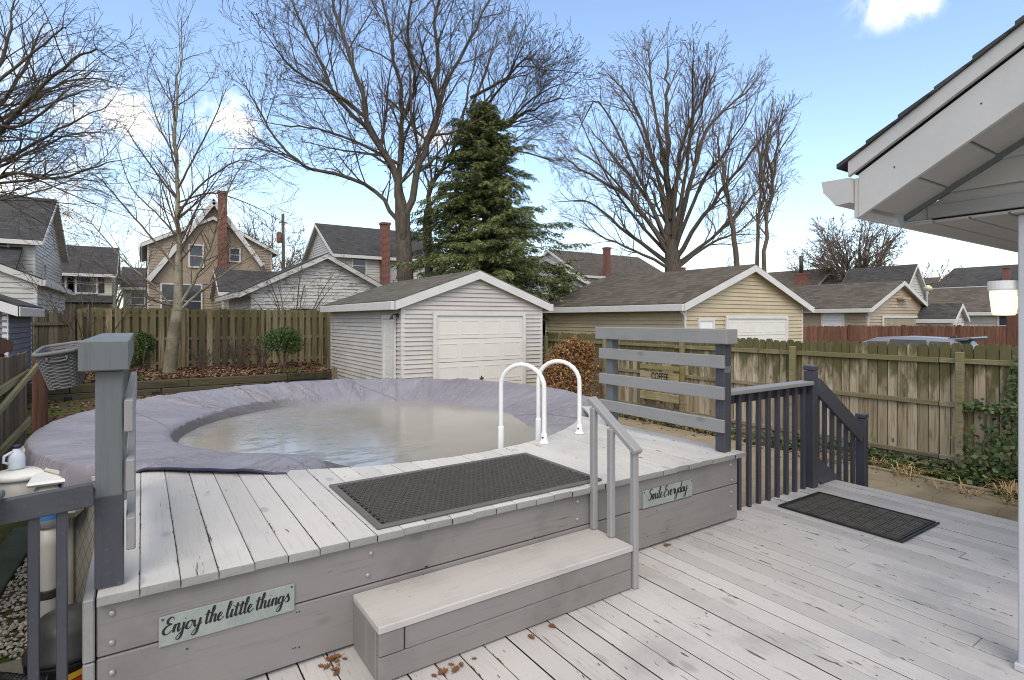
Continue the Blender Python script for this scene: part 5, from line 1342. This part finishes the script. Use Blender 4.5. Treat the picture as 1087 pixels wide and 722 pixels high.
# --- big round tree on the right
D2 = 30.0; tr, cr, lf = MB(), MB(), MB(); b = atd(715, 345, D2); b.z = GZ
P2 = dict(wan=.12, up=.05, rmin=.0088, max=4, den=[2.1, 0, 2.6, 3.6, 3], ang=(20, 50), lr=(.36, .62), leaf=.14, ls=.09, lift=.22)
raw = [[(298,670),(292,580),(287,470),(285,330),(285,220),(285,130)], [(298,660),(240,520),(150,400),(90,330)], [(294,640),(190,510),(60,430),(20,395)], [(296,680),(190,600),(90,520),(20,515)],
 [(294,600),(230,340),(180,240),(135,190)], [(298,660),(340,480),(390,330),(480,240),(525,190)], [(300,670),(400,520),(500,390),(560,310)], [(292,560),(330,340),(385,240),(410,165)],
 [(302,680),(420,590),(520,480),(570,420)], [(295,640),(200,430),(110,260),(60,330)], [(289,480),(245,240),(240,160),(235,130)], [(297,640),(335,420),(350,270),(350,150)], [(296,660),(160,500),(60,300)], [(300,690),(200,640),(110,600),(60,560)], [(302,690),(400,620),(470,590),(560,500)], [(297,650),(270,480),(200,300),(160,240)], [(300,655),(370,470),(440,380),(500,280)], [(298,640),(310,460),(370,290),(385,190)], [(296,670),(230,560),(130,440),(50,380)]]
for i, pts in enumerate(limbs_px(raw, 2.406, 590, 0, D2, 4.5, 5)): spread(P2, tr, cr, lf, pts, (.30,.17,.15,.14,.12,.17,.15,.12,.12,.11,.10,.13,.11,.10,.10,.11,.12,.12,.12)[i], .022, t0=.2, L0=(1.5, 3.3))
tr.tube([b, b+V((0,0,1.5)), atd(714, 276, D2), atd(712, 255, D2)], [.62, .46, .42, .30], 12, False)
mk('bare_tree', 'large rounded bare tree rising behind the tan garage roof', 'tree', tr, cr, lf, M['bark'], M['twig2'], M['copper'], b)
# --- three slender trees on the right
P3 = dict(wan=.10, up=.10, rmin=.008, max=4, den=[2.0, 0, 3.0, 3.8, 2], ang=(25, 50), lr=(.32, .5), leaf=.1, ls=.09, lift=.15)
for k, (pts, r0, d, lb) in enumerate((([(460,680),(450,560),(430,470),(415,380),(400,330)], .17, 26, 'slender leaning bare tree nearest the large rounded tree'), ([(515,680),(520,540),(535,420),(550,330)], .12, 25, 'thin straight bare tree, middle of the slender ones'), ([(528,690),(545,540),(560,400),(575,300)], .13, 24.5, 'thin straight bare tree at the right of the slender ones'))):
    tr, cr, lf = MB(), MB(), MB(); L = limbs_px([pts], 2.406, 590, 0, d, .6, k)[0]; b = V((L[0].x, L[0].y, GZ)); spread(P3, tr, cr, lf, [b]+L, r0, .025, t0=.36, L0=(1.3, 2.8), den=1.9)
    if k: 
        for w_ in range(3):
            q = L[1].lerp(L[2], .3*w_); spread(P3, tr, cr, lf, [q, q+V((R.uniform(-.3,.9), R.uniform(-.5,.5), 1.6)), q+V((R.uniform(.2,1.8), R.uniform(-1,1), 3.6))], .06, .02, t0=.2, L0=(.9, 1.8))
    mk('bare_tree', lb, 'tree', tr, cr, lf, M['bark2'], M['twig2'], M['copper'], b)
# --- birch in the bed
D3 = 15.1; tr, cr, lf = MB(), MB(), MB(); b = atd(180, 393, D3); b.z = .1
P4 = dict(wan=.09, up=.03, rmin=.0040, max=4, den=[3.2, 0, 3.4, 4.4, 2], ang=(25, 55), lr=(.36, .6), leaf=.0, ls=.05, lift=.06)
main = [b, atd(184, 355, D3), atd(189, 325, D3), atd(190, 270, D3), atd(189, 220, D3+.1), atd(187, 165, D3+.15), atd(188, 110, D3+.2), atd(192, 60, D3+.2), atd(193, 20, D3+.2)]
rs = [.24, .20, .185, .12, .10, .085, .06, .035, .010]
S = spread(P4, tr, cr, lf, main[2:], .085, .010, t0=.12, L0=(1.1, 2.5), den=4.5, tip=False)
tr.tube(main[:3]+[main[3]], [.18, .145, .125, .082], 12, False)
tl = [[(188,328),(205,300),(222,265),(236,228),(243,200),(262,165)], [(190,330),(215,308),(245,285),(280,265),(300,262)], [(189,290),(176,270),(150,240),(120,205),(100,185),(85,190)], [(186,325),(160,318),(135,300),(110,285),(85,262)],
      [(189,230),(205,205),(235,180),(262,170),(290,185)], [(188,250),(165,225),(140,200),(125,160)], [(189,200),(210,160),(230,120),(240,95)], [(188,170),(172,140),(160,105),(156,75)], [(187,335),(165,305),(130,275),(95,235),(60,215)], [(189,215),(225,205),(260,215),(300,235)]]
for i, pts in enumerate(limbs_px(tl, 1, 0, 0, D3, 1.6, 12)): spread(P4, tr if i in (0, 1, 8) else cr, cr, lf, pts, (.05,.042,.040,.036,.036,.03,.03,.026,.034,.028)[i], .008, t0=.15, L0=(.7, 2.0), den=4.4)
mk('birch_tree', 'pale trunked leafless birch standing in the planting bed', 'tree', tr, cr, lf, M['birch'], M['btwig'], None, b)
# --- tree at the left edge
D4 = 15.5; tr, cr, lf = MB(), MB(), MB(); b = atd(-75, 380, D4); b.z = 0
P5 = dict(wan=.12, up=.03, rmin=.0048, max=4, den=[2.5, 0, 2.9, 4.0, 2], ang=(25, 55), lr=(.34, .56), leaf=.0, ls=.05, lift=.04)
raw = [[(-200,560),(-60,480),(60,370),(180,250),(300,170),(380,200)], [(-200,520),(-40,400),(60,260),(130,120),(160,60)], [(-200,480),(-60,330),(20,160),(40,40),(60,-20)], [(-200,600),(0,540),(130,470),(260,400),(360,350)],
 [(-200,700),(20,580),(180,600),(300,560),(400,535)], [(-200,620),(-20,560),(120,500),(230,450),(330,440)], [(-200,460),(0,400),(150,300),(290,260),(390,280)], [(-200,640),(0,610),(140,590),(230,520)],[(-200,440),(-40,300),(80,200),(200,100),(220,90)], [(-200,680),(0,665),(120,640),(250,600)], [(-200,500),(-50,420),(70,420),(220,320),(330,300)]]
for i, pts in enumerate(limbs_px(raw, 3.139, 0, 0, D4, 3, 21)): spread(P5, tr, cr, lf, pts, (.10,.085,.085,.07,.07,.065,.07,.06,.065,.05,.065)[i], .011, t0=.12, L0=(1.1, 2.8), den=3.4)
tr.tube([b, atd(-72, 260, D4), atd(-64, 180, D4), atd(-62, 145, D4)], [.5, .4, .34, .2], 12, False)
mk('bare_tree', 'dark bare tree reaching in from the left edge', 'tree', tr, cr, lf, M['bark'], M['twig'], None, b)
# --- generic rounded bare trees in the distance
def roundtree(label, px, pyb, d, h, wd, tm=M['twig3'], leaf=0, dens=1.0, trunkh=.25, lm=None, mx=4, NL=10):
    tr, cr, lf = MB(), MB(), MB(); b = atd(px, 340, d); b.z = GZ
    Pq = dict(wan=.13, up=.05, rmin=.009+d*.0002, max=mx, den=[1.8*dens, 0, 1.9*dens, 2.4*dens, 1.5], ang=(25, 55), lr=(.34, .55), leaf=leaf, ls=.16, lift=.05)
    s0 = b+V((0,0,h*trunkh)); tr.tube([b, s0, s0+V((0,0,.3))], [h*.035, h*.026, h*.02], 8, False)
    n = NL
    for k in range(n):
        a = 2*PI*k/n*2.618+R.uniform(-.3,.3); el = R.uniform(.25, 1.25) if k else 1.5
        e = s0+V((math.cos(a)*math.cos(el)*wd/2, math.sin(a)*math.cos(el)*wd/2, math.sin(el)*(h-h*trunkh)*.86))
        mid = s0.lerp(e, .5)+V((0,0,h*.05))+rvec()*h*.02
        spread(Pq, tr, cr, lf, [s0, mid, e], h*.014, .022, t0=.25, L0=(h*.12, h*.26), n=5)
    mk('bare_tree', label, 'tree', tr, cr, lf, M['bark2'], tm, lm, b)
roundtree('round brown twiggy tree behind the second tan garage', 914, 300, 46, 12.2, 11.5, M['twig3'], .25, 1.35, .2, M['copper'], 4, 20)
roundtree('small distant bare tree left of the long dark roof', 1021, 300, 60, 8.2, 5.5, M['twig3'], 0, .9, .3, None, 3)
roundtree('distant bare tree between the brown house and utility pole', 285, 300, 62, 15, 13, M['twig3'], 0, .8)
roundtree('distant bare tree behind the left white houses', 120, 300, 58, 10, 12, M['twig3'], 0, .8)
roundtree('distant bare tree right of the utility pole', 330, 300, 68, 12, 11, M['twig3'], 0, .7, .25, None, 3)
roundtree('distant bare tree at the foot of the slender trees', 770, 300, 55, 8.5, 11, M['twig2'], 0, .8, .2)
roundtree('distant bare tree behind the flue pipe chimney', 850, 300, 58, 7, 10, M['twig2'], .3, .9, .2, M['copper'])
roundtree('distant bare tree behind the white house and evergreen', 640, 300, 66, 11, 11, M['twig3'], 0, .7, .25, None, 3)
# --- many-stemmed leafless shrub in front of the old garage
def stems(name, label, base, n, h, wd, r0, tm, lm=None, leaf=0, ls=.06, dens=3.0, mx=4, cat='shrub', up=.05):
    tr, cr, lf = MB(), MB(), MB()
    Pq = dict(wan=.12, up=up, rmin=.005, max=mx, den=[dens, 0, dens, 3.5, 2], ang=(20, 50), lr=(.35, .6), leaf=leaf, ls=ls, lift=.05)
    for k in range(n):
        a = 2*PI*k/n+R.uniform(-.3,.3); rr_ = wd*.5*R.uniform(.4, 1); e = base+V((math.cos(a)*rr_, math.sin(a)*rr_, h*R.uniform(.7, 1)))
        spread(Pq, tr, cr, lf, [base+V((math.cos(a)*.06, math.sin(a)*.06, 0)), base.lerp(e, .5)+V((0,0,h*.1)), e], r0, .007, t0=.2, L0=(h*.15, h*.35), n=5)
    return mk(name, label, cat, tr, cr, lf, M['bark2'], tm, lm, base)
p = atd(310, 340, 19.6); p.z = 0
stems('bare_shrub', 'red brown many stemmed bare shrub before the old white garage', p, 8, 4.0, 4.2, .03, M['twig2'], dens=2.0, mx=3)
p = atd(97, 340, 15.2); p.z = 0
stems('bare_shrub', 'tangle of bare vine stems on the dark corner fence', p, 9, 2.9, 3.2, .018, M['twig'], dens=3, mx=3)
# --- evergreen
def evergreen(label, base, H, W, nb=300):
    tr, cr = MB(), MB(); tr.tube([base, base+V((0,0,H*.5)), base+V((.1,0,H*.97))], [.30, .17, .02], 10, False)
    lobes = [(R.uniform(0, 2*PI), R.uniform(.1, .95), R.uniform(.25, .5)) for k in range(44)]
    for k in range(nb):
        t = (k+.5)/nb; t = t**.92; z = H*(.05+.945*t); a = R.uniform(0, 2*PI)
        lob = 0
        for (la, lt, ls) in lobes:
            da = math.atan2(math.sin(a-la), math.cos(a-la)); lob = max(lob, ls*math.exp(-(da/.5)**2-((t-lt)/.11)**2))
        prof = (1-t)**.56*(.52+lob*1.35)
        L = max(.28, W/2*prof*R.uniform(.5, 1.2)); s = base+V((0,0,z))
        dd = V((math.cos(a), math.sin(a), R.uniform(-.05,.62)+.35*t)); pts = [s]; q = s; n = 8
        for i in range(n):
            dd = (dd+V((0,0,-.115+.012*i))+rvec()*.07).normalized(); q = q+dd*(L/n); pts.append(q)
        tr.tube(pts, [max(.008, .05*(1-i/n)*(1-t*.6)) for i in range(n+1)], 4, False)
        ns = int(L*15)+4
        for j in range(ns):
            f = (.15+.87*(j+R.random())/ns)*n; i = min(int(f), n-1); bp = pts[i].lerp(pts[i+1], min(1.05, f-i)); bd = (pts[i+1]-pts[i]).normalized()
            side = bd.cross(V((0,0,1))).normalized()*(1 if j % 2 else -1)
            sd = (bd*R.uniform(.5, 1.1)+side*R.uniform(.3, 1.0)+V((0,0,R.uniform(-.75,-.05)))).normalized(); SL = R.uniform(.35, .80)*(1.1-.5*(f/n))*(.55+.55*(1-t)); m2 = 8
            for w_ in range(m2):
                c = bp+sd*SL*(w_+.5)/m2+V((0,0,-.16*SL*(w_/m2)**2))+rvec()*.02
                lside = sd.cross(V((0,0,1))).normalized()*(1 if w_ % 2 else -1); ld = (sd*.8+lside*.75+V((0,0,-.35))+rvec()*.25).normalized()
                l = R.uniform(.10, .20)*(1.15-.5*w_/m2); wv = (ld.cross(V((0,0,1))+rvec()*.8)).normalized()*R.uniform(.016, .030)
                o = len(cr.v); cr.v.extend((c-wv*.6, c+ld*l*.5-wv, c+ld*l, c+ld*l*.5+wv)); cr.f.append((o, o+1, o+2, o+3)); cr.sm.append(False); cr.mi.append(0)
    mk('evergreen_tree', label, 'tree', tr, cr, None, M['bark'], M['needle'], None, base)
p = atd(515, 340, 22.6); p.z = GZ
evergreen('dense dark evergreen hemlock behind the white garage', p, 11.1, 9.6, 620)
p = atd(597, 340, 23.3); p.z = GZ
evergreen('small evergreen right beside the larger hemlock', p, 4.4, 2.6, 90)
# --- leafy shrubs
def leafball(name, label, c, rx, ry, rz_, n, mt, ls, cat='shrub', shell=.45, stems_=6, base_z=None, lumps=None, bmt=None):
    t = thing(name, label, cat, (c.x, c.y, base_z if base_z is not None else c.z-rz_))
    m = MB(); lumps = lumps or [(0,0,0,1)]
    for k in range(n):
        l = R.choice(lumps); v = rvec().normalized(); r = shell+(1-shell)*R.random()**.6
        r *= 1+.16*mnoise.noise(v*2.6+V((l[0]*3, l[1], 4)))+.05*R.gauss(0, 1)
        p = V((c.x+l[0]+v.x*rx*r*l[3], c.y+l[1]+v.y*ry*r*l[3], c.z+l[2]+v.z*rz_*r*l[3]))
        if base_z is not None and p.z < base_z+.03: p.z = base_z+.03+R.random()*.1
        leafq(m, p, ls*R.uniform(.7, 1.3), (v+rvec()*.7).normalized(), .62)
    obj('foliage', m, mt, t, recalc=False)
    m = MB(); b = V((c.x, c.y, base_z if base_z is not None else c.z-rz_))
    for k in range(stems_):
        a = 2*PI*k/stems_; e = V((c.x+math.cos(a)*rx*.6, c.y+math.sin(a)*ry*.6, c.z+rz_*.55)); m.tube([b+V((math.cos(a)*.04, math.sin(a)*.04, -.03)), b.lerp(e, .5)+rvec()*.04, e], [.022, .016, .008], 5, False)
    obj('stems', m, bmt or M['bark2'], t, recalc=False)
p = atd(300, 362, 16.2); leafball('boxwood_shrub', 'clipped round green boxwood in front of the green fence', V((p.x, p.y, .95)), .55, .55, .42, 9500, M['boxleaf'], .046, base_z=.1, shell=.35, lumps=[(0,0,0,1), (.2,0,.12,.7), (-.25,.05,.02,.72), (.08,-.1,.22,.6), (-.1,0,.2,.55), (.3,0,-.1,.62), (.05,0,.36,.22), (-.36,0,.2,.2)])
p = atd(151, 368, 15.6); leafball('boxwood_shrub', 'dark green shrub half hidden behind the left privacy post', V((p.x, p.y, .74)), .34, .34, .5, 2600, M['boxleaf'], .05, base_z=.1, shell=.3, lumps=[(0,0,0,1), (.12,0,.2,.6), (-.15,0,-.1,.7), (0,0,.35,.4)])
p = atd(607, 395, 13.4)
leafball('copper_shrub', 'bushy copper brown leaved shrub beside the white garage', V((p.x, p.y, .38)), .66, .66, .78, 9000, M['copper'], .062, base_z=GZ, shell=.25, stems_=12, lumps=[(0,0,-.1,.9), (.34,.1,.12,.7), (-.36,0,-.12,.7), (.12,-.1,.30,.62), (-.1,.1,-.3,1), (.36,0,-.35,.85), (-.42,.1,.22,.42), (-.62,0,.05,.3), (-.25,0,.42,.42), (.5,0,.42,.35), (-.55,0,-.35,.5), (.02,0,.62,.3)])
for (px, d, h, wd, lb) in ((252, 15.9, 1.0, 1.3, 'dark red brown dead shrub against the green fence, taller one'), (215, 15.7, .7, .9, 'low dead shrub between the birch and taller dead shrub'), (278, 16.1, .8, .8, 'dead shrub left of the round boxwood')):
    p = atd(px, 340, d); p.z = .12
    stems('dead_shrub', lb, p, 16, h, wd, .010, M['twig'], M['deadred'], .9, .10, 9, 3)
# ivy on the right fence
def ivy(pts, n, s, m, off=.05):
    for k in range(n):
        (y0, z0, r0), (y1, z1, r1) = R.choice(list(zip(pts[:-1], pts[1:]))); t = R.random(); r = r0+(r1-r0)*t
        leafq(m, V((FX-off-abs(R.gauss(0, .035)), y0+(y1-y0)*t+R.gauss(0, r), z0+(z1-z0)*t+R.gauss(0, r))), s*R.uniform(.6, 1.3), (V((-1, 0, .35))+rvec()*.45).normalized(), .8)
iv = thing('ivy', 'green ivy climbing the near end of the mossy fence', 'climbing plant', (FX-.1, 2.2, GZ))
m = MB()
ivy([(2.20, .2, .07), (2.38, .6, .05), (2.30, .95, .035), (2.22, 1.15, .05)], 230, .065, m); ivy([(2.9, .38, .04), (2.4, .42, .06), (1.9, .40, .10)], 230, .065, m); ivy([(2.75, -.1, .14), (2.2, .05, .18), (1.7, .2, .28)], 380, .07, m)
ivy([(2.9, -.45, .10), (2.0, -.35, .2), (1.2, .2, .35)], 650, .075, m, .12)
obj('leaves', m, M['ivy'], iv, recalc=False)
m = MB()
for pts in ([(2.15,-.6),(2.25,.2),(2.36,.6),(2.24,1.1)], [(2.2,.1),(2.5,.4),(2.9,.38)], [(2.1,.1),(1.9,.4),(1.6,.5)], [(2.6,-.6),(2.7,-.1),(2.4,.4)], [(1.9,-.6),(2.0,-.1),(1.7,.3)]): m.tube([V((FX-.03, a, b)) for a, b in pts], .008, 5, False)
obj('stems', m, M['bark2'], iv)
# ground cover strip at the foot of the fence
m = MB()
for k in range(5200):
    y = R.uniform(-.5, 5.2) if R.random() < .8 else R.uniform(5, 9); t = R.random()**1.2; x = FX-.05-t*(.62+.25*mnoise.noise(V((y*1.3, 0, 0)))+ (.35 if y < 2.4 else 0)); cl = mnoise.noise(V((x*1.8, y*1.8, 7)))
    if cl < -.12: continue
    leafq(m, V((x, y, GZ+.03+R.random()*.20*(1-t*.6))), R.uniform(.05, .10), (V((0,0,1))+rvec()*.6).normalized(), .75)
tag(obj('ground_cover', m, M['ivy'], recalc=False), 'green ivy ground cover along the fence foot', 'ground cover', kind='stuff')
def blades(m, x, y, z, h, n, sp, lean=.6):
    for k in range(n):
        a = R.uniform(0, 2*PI); l = h*R.uniform(.6, 1.2); b = V((x+R.gauss(0, sp), y+R.gauss(0, sp), z)); d = V((math.cos(a)*lean, math.sin(a)*lean, 1)).normalized(); s = V((-math.sin(a), math.cos(a), 0))*.006
        mid = b+d*l*.6; tip = mid+(d+V((math.cos(a)*.8, math.sin(a)*.8, -.7)))*l*.4; o = len(m.v)
        m.v.extend((b-s, b+s, mid+s*.8, mid-s*.8, tip)); m.f.extend(((o, o+1, o+2, o+3), (o+3, o+2, o+4))); m.sm.extend((False,)*2); m.mi.extend((0,)*2)
m = MB()
for k in range(26): blades(m, FX-R.uniform(.35, 1.15), R.uniform(1.3, 2.3) if k < 18 else R.uniform(2.4, 4.6), GZ+.02, .34, 28, .09, 1.1)
tag(obj('dry_grass', m, M['straw'], recalc=False), 'straw coloured dry grass clumps by the ivy', 'grass', kind='stuff')
m = MB()
for k in range(700):
    x, y = R.uniform(-1.1, 4.4), R.uniform(16.6, 18.6)
    if mnoise.noise(V((x*.8, y*.9, 5))) > .12: blades(m, x, y, .12, .10, 7, .08)
for k in range(500):
    x, y = R.uniform(-1.0, 4.6), R.uniform(9.6, 16.2)
    if math.hypot(x-PCX, y-PCY) > 3.3 and mnoise.noise(V((x*.7, y*.7, 1))) > -.1: blades(m, x, y, gh(x, y), .09, 9, .12)
for k in range(200):
    x, y = FX-R.uniform(.2, .75), R.uniform(3, 12); blades(m, x, y, GZ+.02, .12, 6, .08)
tag(obj('grass_tufts', m, M['grass'], recalc=False), 'short green grass tufts in the bed and lawn', 'grass', kind='stuff')
# fallen leaf litter
m = MB()
for k in range(15000):
    q = R.random()
    if q < .45: x, y = R.uniform(-2.5, 4.7), R.uniform(16.55, 18.8); z = .10+.10*ss_((y-16.5)/2)+.05*mnoise.noise(V((x*.9, y*.9, 2)))
    elif q < .72: x, y = R.uniform(-5, 1.2), R.uniform(9.5, 16.2); z = gh(x, y)
    else: x, y = FX-abs(R.gauss(0, .38))-.03, R.uniform(.5, 12.2); z = GZ+.025
    if math.hypot(x-PCX, y-PCY) < 3.25: continue
    leafq(m, V((x, y, z+R.uniform(.0, .04))), R.uniform(.05, .11), (V((0,0,1))+rvec()*.45).normalized(), .7)
tag(obj('leaf_litter', m, M['litter'], recalc=False), 'brown fallen leaves covering the bed and fence strip', 'leaf litter', kind='stuff')
m = MB()
m.beam((FX-.72, 4.9, GZ+.065), (FX-.70, 2.1, GZ+.065), .05, .05, .01)
tag(obj('edging_board', m, M['fenceRrail']), 'long low wooden edging along the driveway side of the fence strip', 'edging')
m = MB(); c = V((8.75, 9.9, GZ+.12))
for k in range(9): m.obox(c+V((R.uniform(-.25,.25), R.uniform(-.3,.3), R.uniform(-.05,.12))), (R.uniform(.12,.25), R.uniform(.12,.25), R.uniform(.10,.18)), Matrix.Rotation(R.uniform(0,3), 3, 'Z') @ Matrix.Rotation(R.uniform(-.4,.4), 3, 'X'), .03)
tag(obj('rubble_pile', m, simple('tan_rubble', (.36,.28,.15), .85, .3, 5)), 'small pile of tan rubble stones near the copper shrub', 'stones')
# fallen oak leaves on the deck, one object each
def oakleaf(c, s, rz_, curl):
    m = MB(); out = []
    lob = [(0,-.5,.03),(0,-.3,.05),(.1,-.22,0),(.26,-.12,0),(.12,-.03,0),(.36,.10,0),(.15,.18,0),(.28,.36,0),(.10,.36,0),(.06,.5,0)]
    half = [(a, b) for a, b, _ in lob[2:]]
    prof = [(.015,-.5),(.02,-.28)]+half
    L = [(-a, b) for a, b in prof]; rot = Matrix.Rotation(rz_, 3, 'Z')
    f = lambda a, b: c+rot @ V((a*s, b*s, (abs(a)*curl*1.3+b*b*curl*.9)*s+.004))
    vs = []
    for (a, b), (e, g) in zip(L, prof): vs += [f(a, b), f(0, b), f(e, g)]
    n = len(prof); m.add(vs, [q for i in range(n-1) for q in ((3*i, 3*i+1, 3*i+4, 3*i+3), (3*i+1, 3*i+2, 3*i+5, 3*i+4))]); return m
spots = []
for (px, py, n, sp) in ((366,705,7,.08), (392,718,3,.05), (468,707,4,.05), (480,690,1,.02), (355,700,4,.06), (560,673,1,.01), (588,664,2,.02), (694,574,2,.02), (520,690,1,.05)):
    for k in range(n):
        d = (EYE-DZ)*FPX/(py-HOR); p = atd(px, py, d); p.x += R.gauss(0, sp); p.y += R.gauss(0, sp*.6); p.z = DZ
        if p.y > 2.78: p.y = 2.76
        if .84 < p.x < 2.58 and p.y > 2.40: p.y = 2.36
        spots.append((p, R.uniform(.03, .075)))
for (x, y) in ((.35, 4.0), (1.6, 3.3), (1.3, 3.1)): spots.append((V((x, y, PZ+.012)), .035))
for p, s in spots:
    o = obj('fallen_leaf', oakleaf(V((0,0,0)), s, R.uniform(0, 6.28), R.uniform(.1, .45)), M['oakleaf'], base=(0,0,0)); o.location = p
    tag(o, 'dry brown oak leaf fallen on the grey deck boards', 'leaf', 'fallen leaves on the deck')
SKYS, SKYW, SUNE, SUNA, EXPO, HAZE, HZC, BACK, BLK = .136, 5.0, .70, 36, 1.19, .55, 2.25, .5, 3.9
# ================================================================ WORLD, SUN, CAMERA
SUN_EL, SUN_AZ = math.radians(48), math.radians(215)   # azimuth measured clockwise from +y
w = bpy.data.worlds.new('World'); sc.world = w; w.use_nodes = True; nt = w.node_tree
bg = nt.nodes['Background']; sky = nt.nodes.new('ShaderNodeTexSky'); sky.sky_type = 'NISHITA'; sky.sun_disc = False
sky.sun_elevation = SUN_EL; sky.sun_rotation = SUN_AZ; sky.air_density = 1.0; sky.dust_density = 1.2; sky.ozone_density = 1.0; sky.altitude = 100
tc = nt.nodes.new('ShaderNodeTexCoord')
def N(ty, **k):
    x = nt.nodes.new(ty)
    for a, b in k.items(): setattr(x, a, b)
    return x
def mth(op, a, b=0.0, cl=False):
    x = N('ShaderNodeMath', operation=op, use_clamp=cl)
    for i, q in enumerate((a, b)):
        if hasattr(q, 'is_output'): nt.links.new(q, x.inputs[i])
        else: x.inputs[i].default_value = q
    return x.outputs[0]
dirv = tc.outputs['Generated']
nz = N('ShaderNodeTexNoise'); nz.inputs['Scale'].default_value = 13; nz.inputs['Detail'].default_value = 10; nz.inputs['Roughness'].default_value = .62; nz.inputs['Distortion'].default_value = .6
nt.links.new(dirv, nz.inputs['Vector'])
tot = None
for (px, py, sx, sy, st) in ((148, 124, .050, .040, 1.0), (240, 130, .055, .040, 1.0), (950, 6, .060, .030, .85), (912, 36, .012, .012, .35), (468, 146, .05, .02, .7), (560, 75, .05, .03, .25), (-500, 60, .5, .2, .8), (1700, 100, .4, .2, .6)):
    d = dirpx(px, py); r = V((d.y, -d.x, 0)).normalized(); u = r.cross(d)
    def dot(v):
        x = N('ShaderNodeVectorMath', operation='DOT_PRODUCT'); nt.links.new(dirv, x.inputs[0]); x.inputs[1].default_value = v; return x.outputs['Value']
    a = mth('MULTIPLY', dot(r), 1/sx); b = mth('MULTIPLY', dot(u), 1/sy); f = dot(d)
    e = mth('ADD', mth('MULTIPLY', a, a), mth('MULTIPLY', b, b)); g = mth('POWER', 2.718, mth('MULTIPLY', e, -1.0))
    g = mth('MULTIPLY', mth('MULTIPLY', g, st), mth('GREATER_THAN', f, 0.0))
    tot = g if tot is None else mth('MAXIMUM', tot, g)
cl = mth('MULTIPLY', tot, mth('ADD', mth('MULTIPLY', nz.outputs[0], 5.2), -1.65))
mr = N('ShaderNodeMapRange', interpolation_type='SMOOTHSTEP'); nt.links.new(cl, mr.inputs[0]); mr.inputs[1].default_value = .18; mr.inputs[2].default_value = 1.05
mx = N('ShaderNodeMix', data_type='RGBA'); nt.links.new(mr.outputs[0], mx.inputs[0]); 
sx_ = N('ShaderNodeSeparateXYZ'); nt.links.new(dirv, sx_.inputs[0]); zc_ = sx_.outputs[2]
hz = mth('MULTIPLY', mth('POWER', 2.718, mth('MULTIPLY', mth('MAXIMUM', zc_, 0.0), -8.0)), HAZE)
h1 = N('ShaderNodeMix', data_type='RGBA'); nt.links.new(hz, h1.inputs[0]); nt.links.new(sky.outputs[0], h1.inputs[6]); h1.inputs[7].default_value = (HZC*.82, HZC*.93, HZC, 1)
fr_ = N('ShaderNodeVectorMath', operation='DOT_PRODUCT'); nt.links.new(dirv, fr_.inputs[0]); fr_.inputs[1].default_value = FW
def sst(v, a, b):
    x = N('ShaderNodeMapRange', interpolation_type='SMOOTHSTEP'); nt.links.new(v, x.inputs[0]); x.inputs[1].default_value = a; x.inputs[2].default_value = b; return x.outputs[0]
nb_ = N('ShaderNodeTexNoise'); nb_.inputs['Scale'].default_value = 2.5; nb_.inputs['Detail'].default_value = 6; nt.links.new(dirv, nb_.inputs['Vector'])
blank = mth('MULTIPLY', mth('MAXIMUM', sst(zc_, .66, .82), mth('MULTIPLY', sst(fr_.outputs['Value'], .1, -.3), BACK)), sst(nb_.outputs[0], .22, .42))  # unseen cloud cover added overhead and behind the camera to whiten the light
h2 = N('ShaderNodeMix', data_type='RGBA'); nt.links.new(blank, h2.inputs[0]); nt.links.new(h1.outputs[2], h2.inputs[6]); h2.inputs[7].default_value = (BLK, BLK*.93, BLK*.84, 1)
nt.links.new(h2.outputs[2], mx.inputs[6]); mx.inputs[7].default_value = (SKYW, SKYW*.985, SKYW*.96, 1)
nt.links.new(mx.outputs[2], bg.inputs[0]); bg.inputs[1].default_value = SKYS
su = bpy.data.lights.new('sun', 'SUN'); su.energy = SUNE; su.angle = math.radians(SUNA); su.color = (1, .95, .88)
so = bpy.data.objects.new('sun', su); COL.objects.link(so)
sd = V((math.sin(SUN_AZ)*math.cos(SUN_EL), math.cos(SUN_AZ)*math.cos(SUN_EL), math.sin(SUN_EL)))
so.rotation_euler = sd.to_track_quat('Z', 'Y').to_euler(); so.location = sd*30
ca = bpy.data.cameras.new('camera'); co = bpy.data.objects.new('camera', ca); COL.objects.link(co); sc.camera = co
co.location = (0, 0, EYE); co.rotation_euler = (PI/2, 0, -YAW); ca.sensor_width = 36; ca.lens = FPX/1087*36; ca.shift_y = -(361-HOR)/1087; ca.clip_end = 2000; ca.clip_start = .05
sc.view_settings.view_transform = 'Standard'; sc.view_settings.look = 'None'; sc.view_settings.gamma = 1; sc.view_settings.exposure = EXPO
sc.cycles.filter_width = 1.05
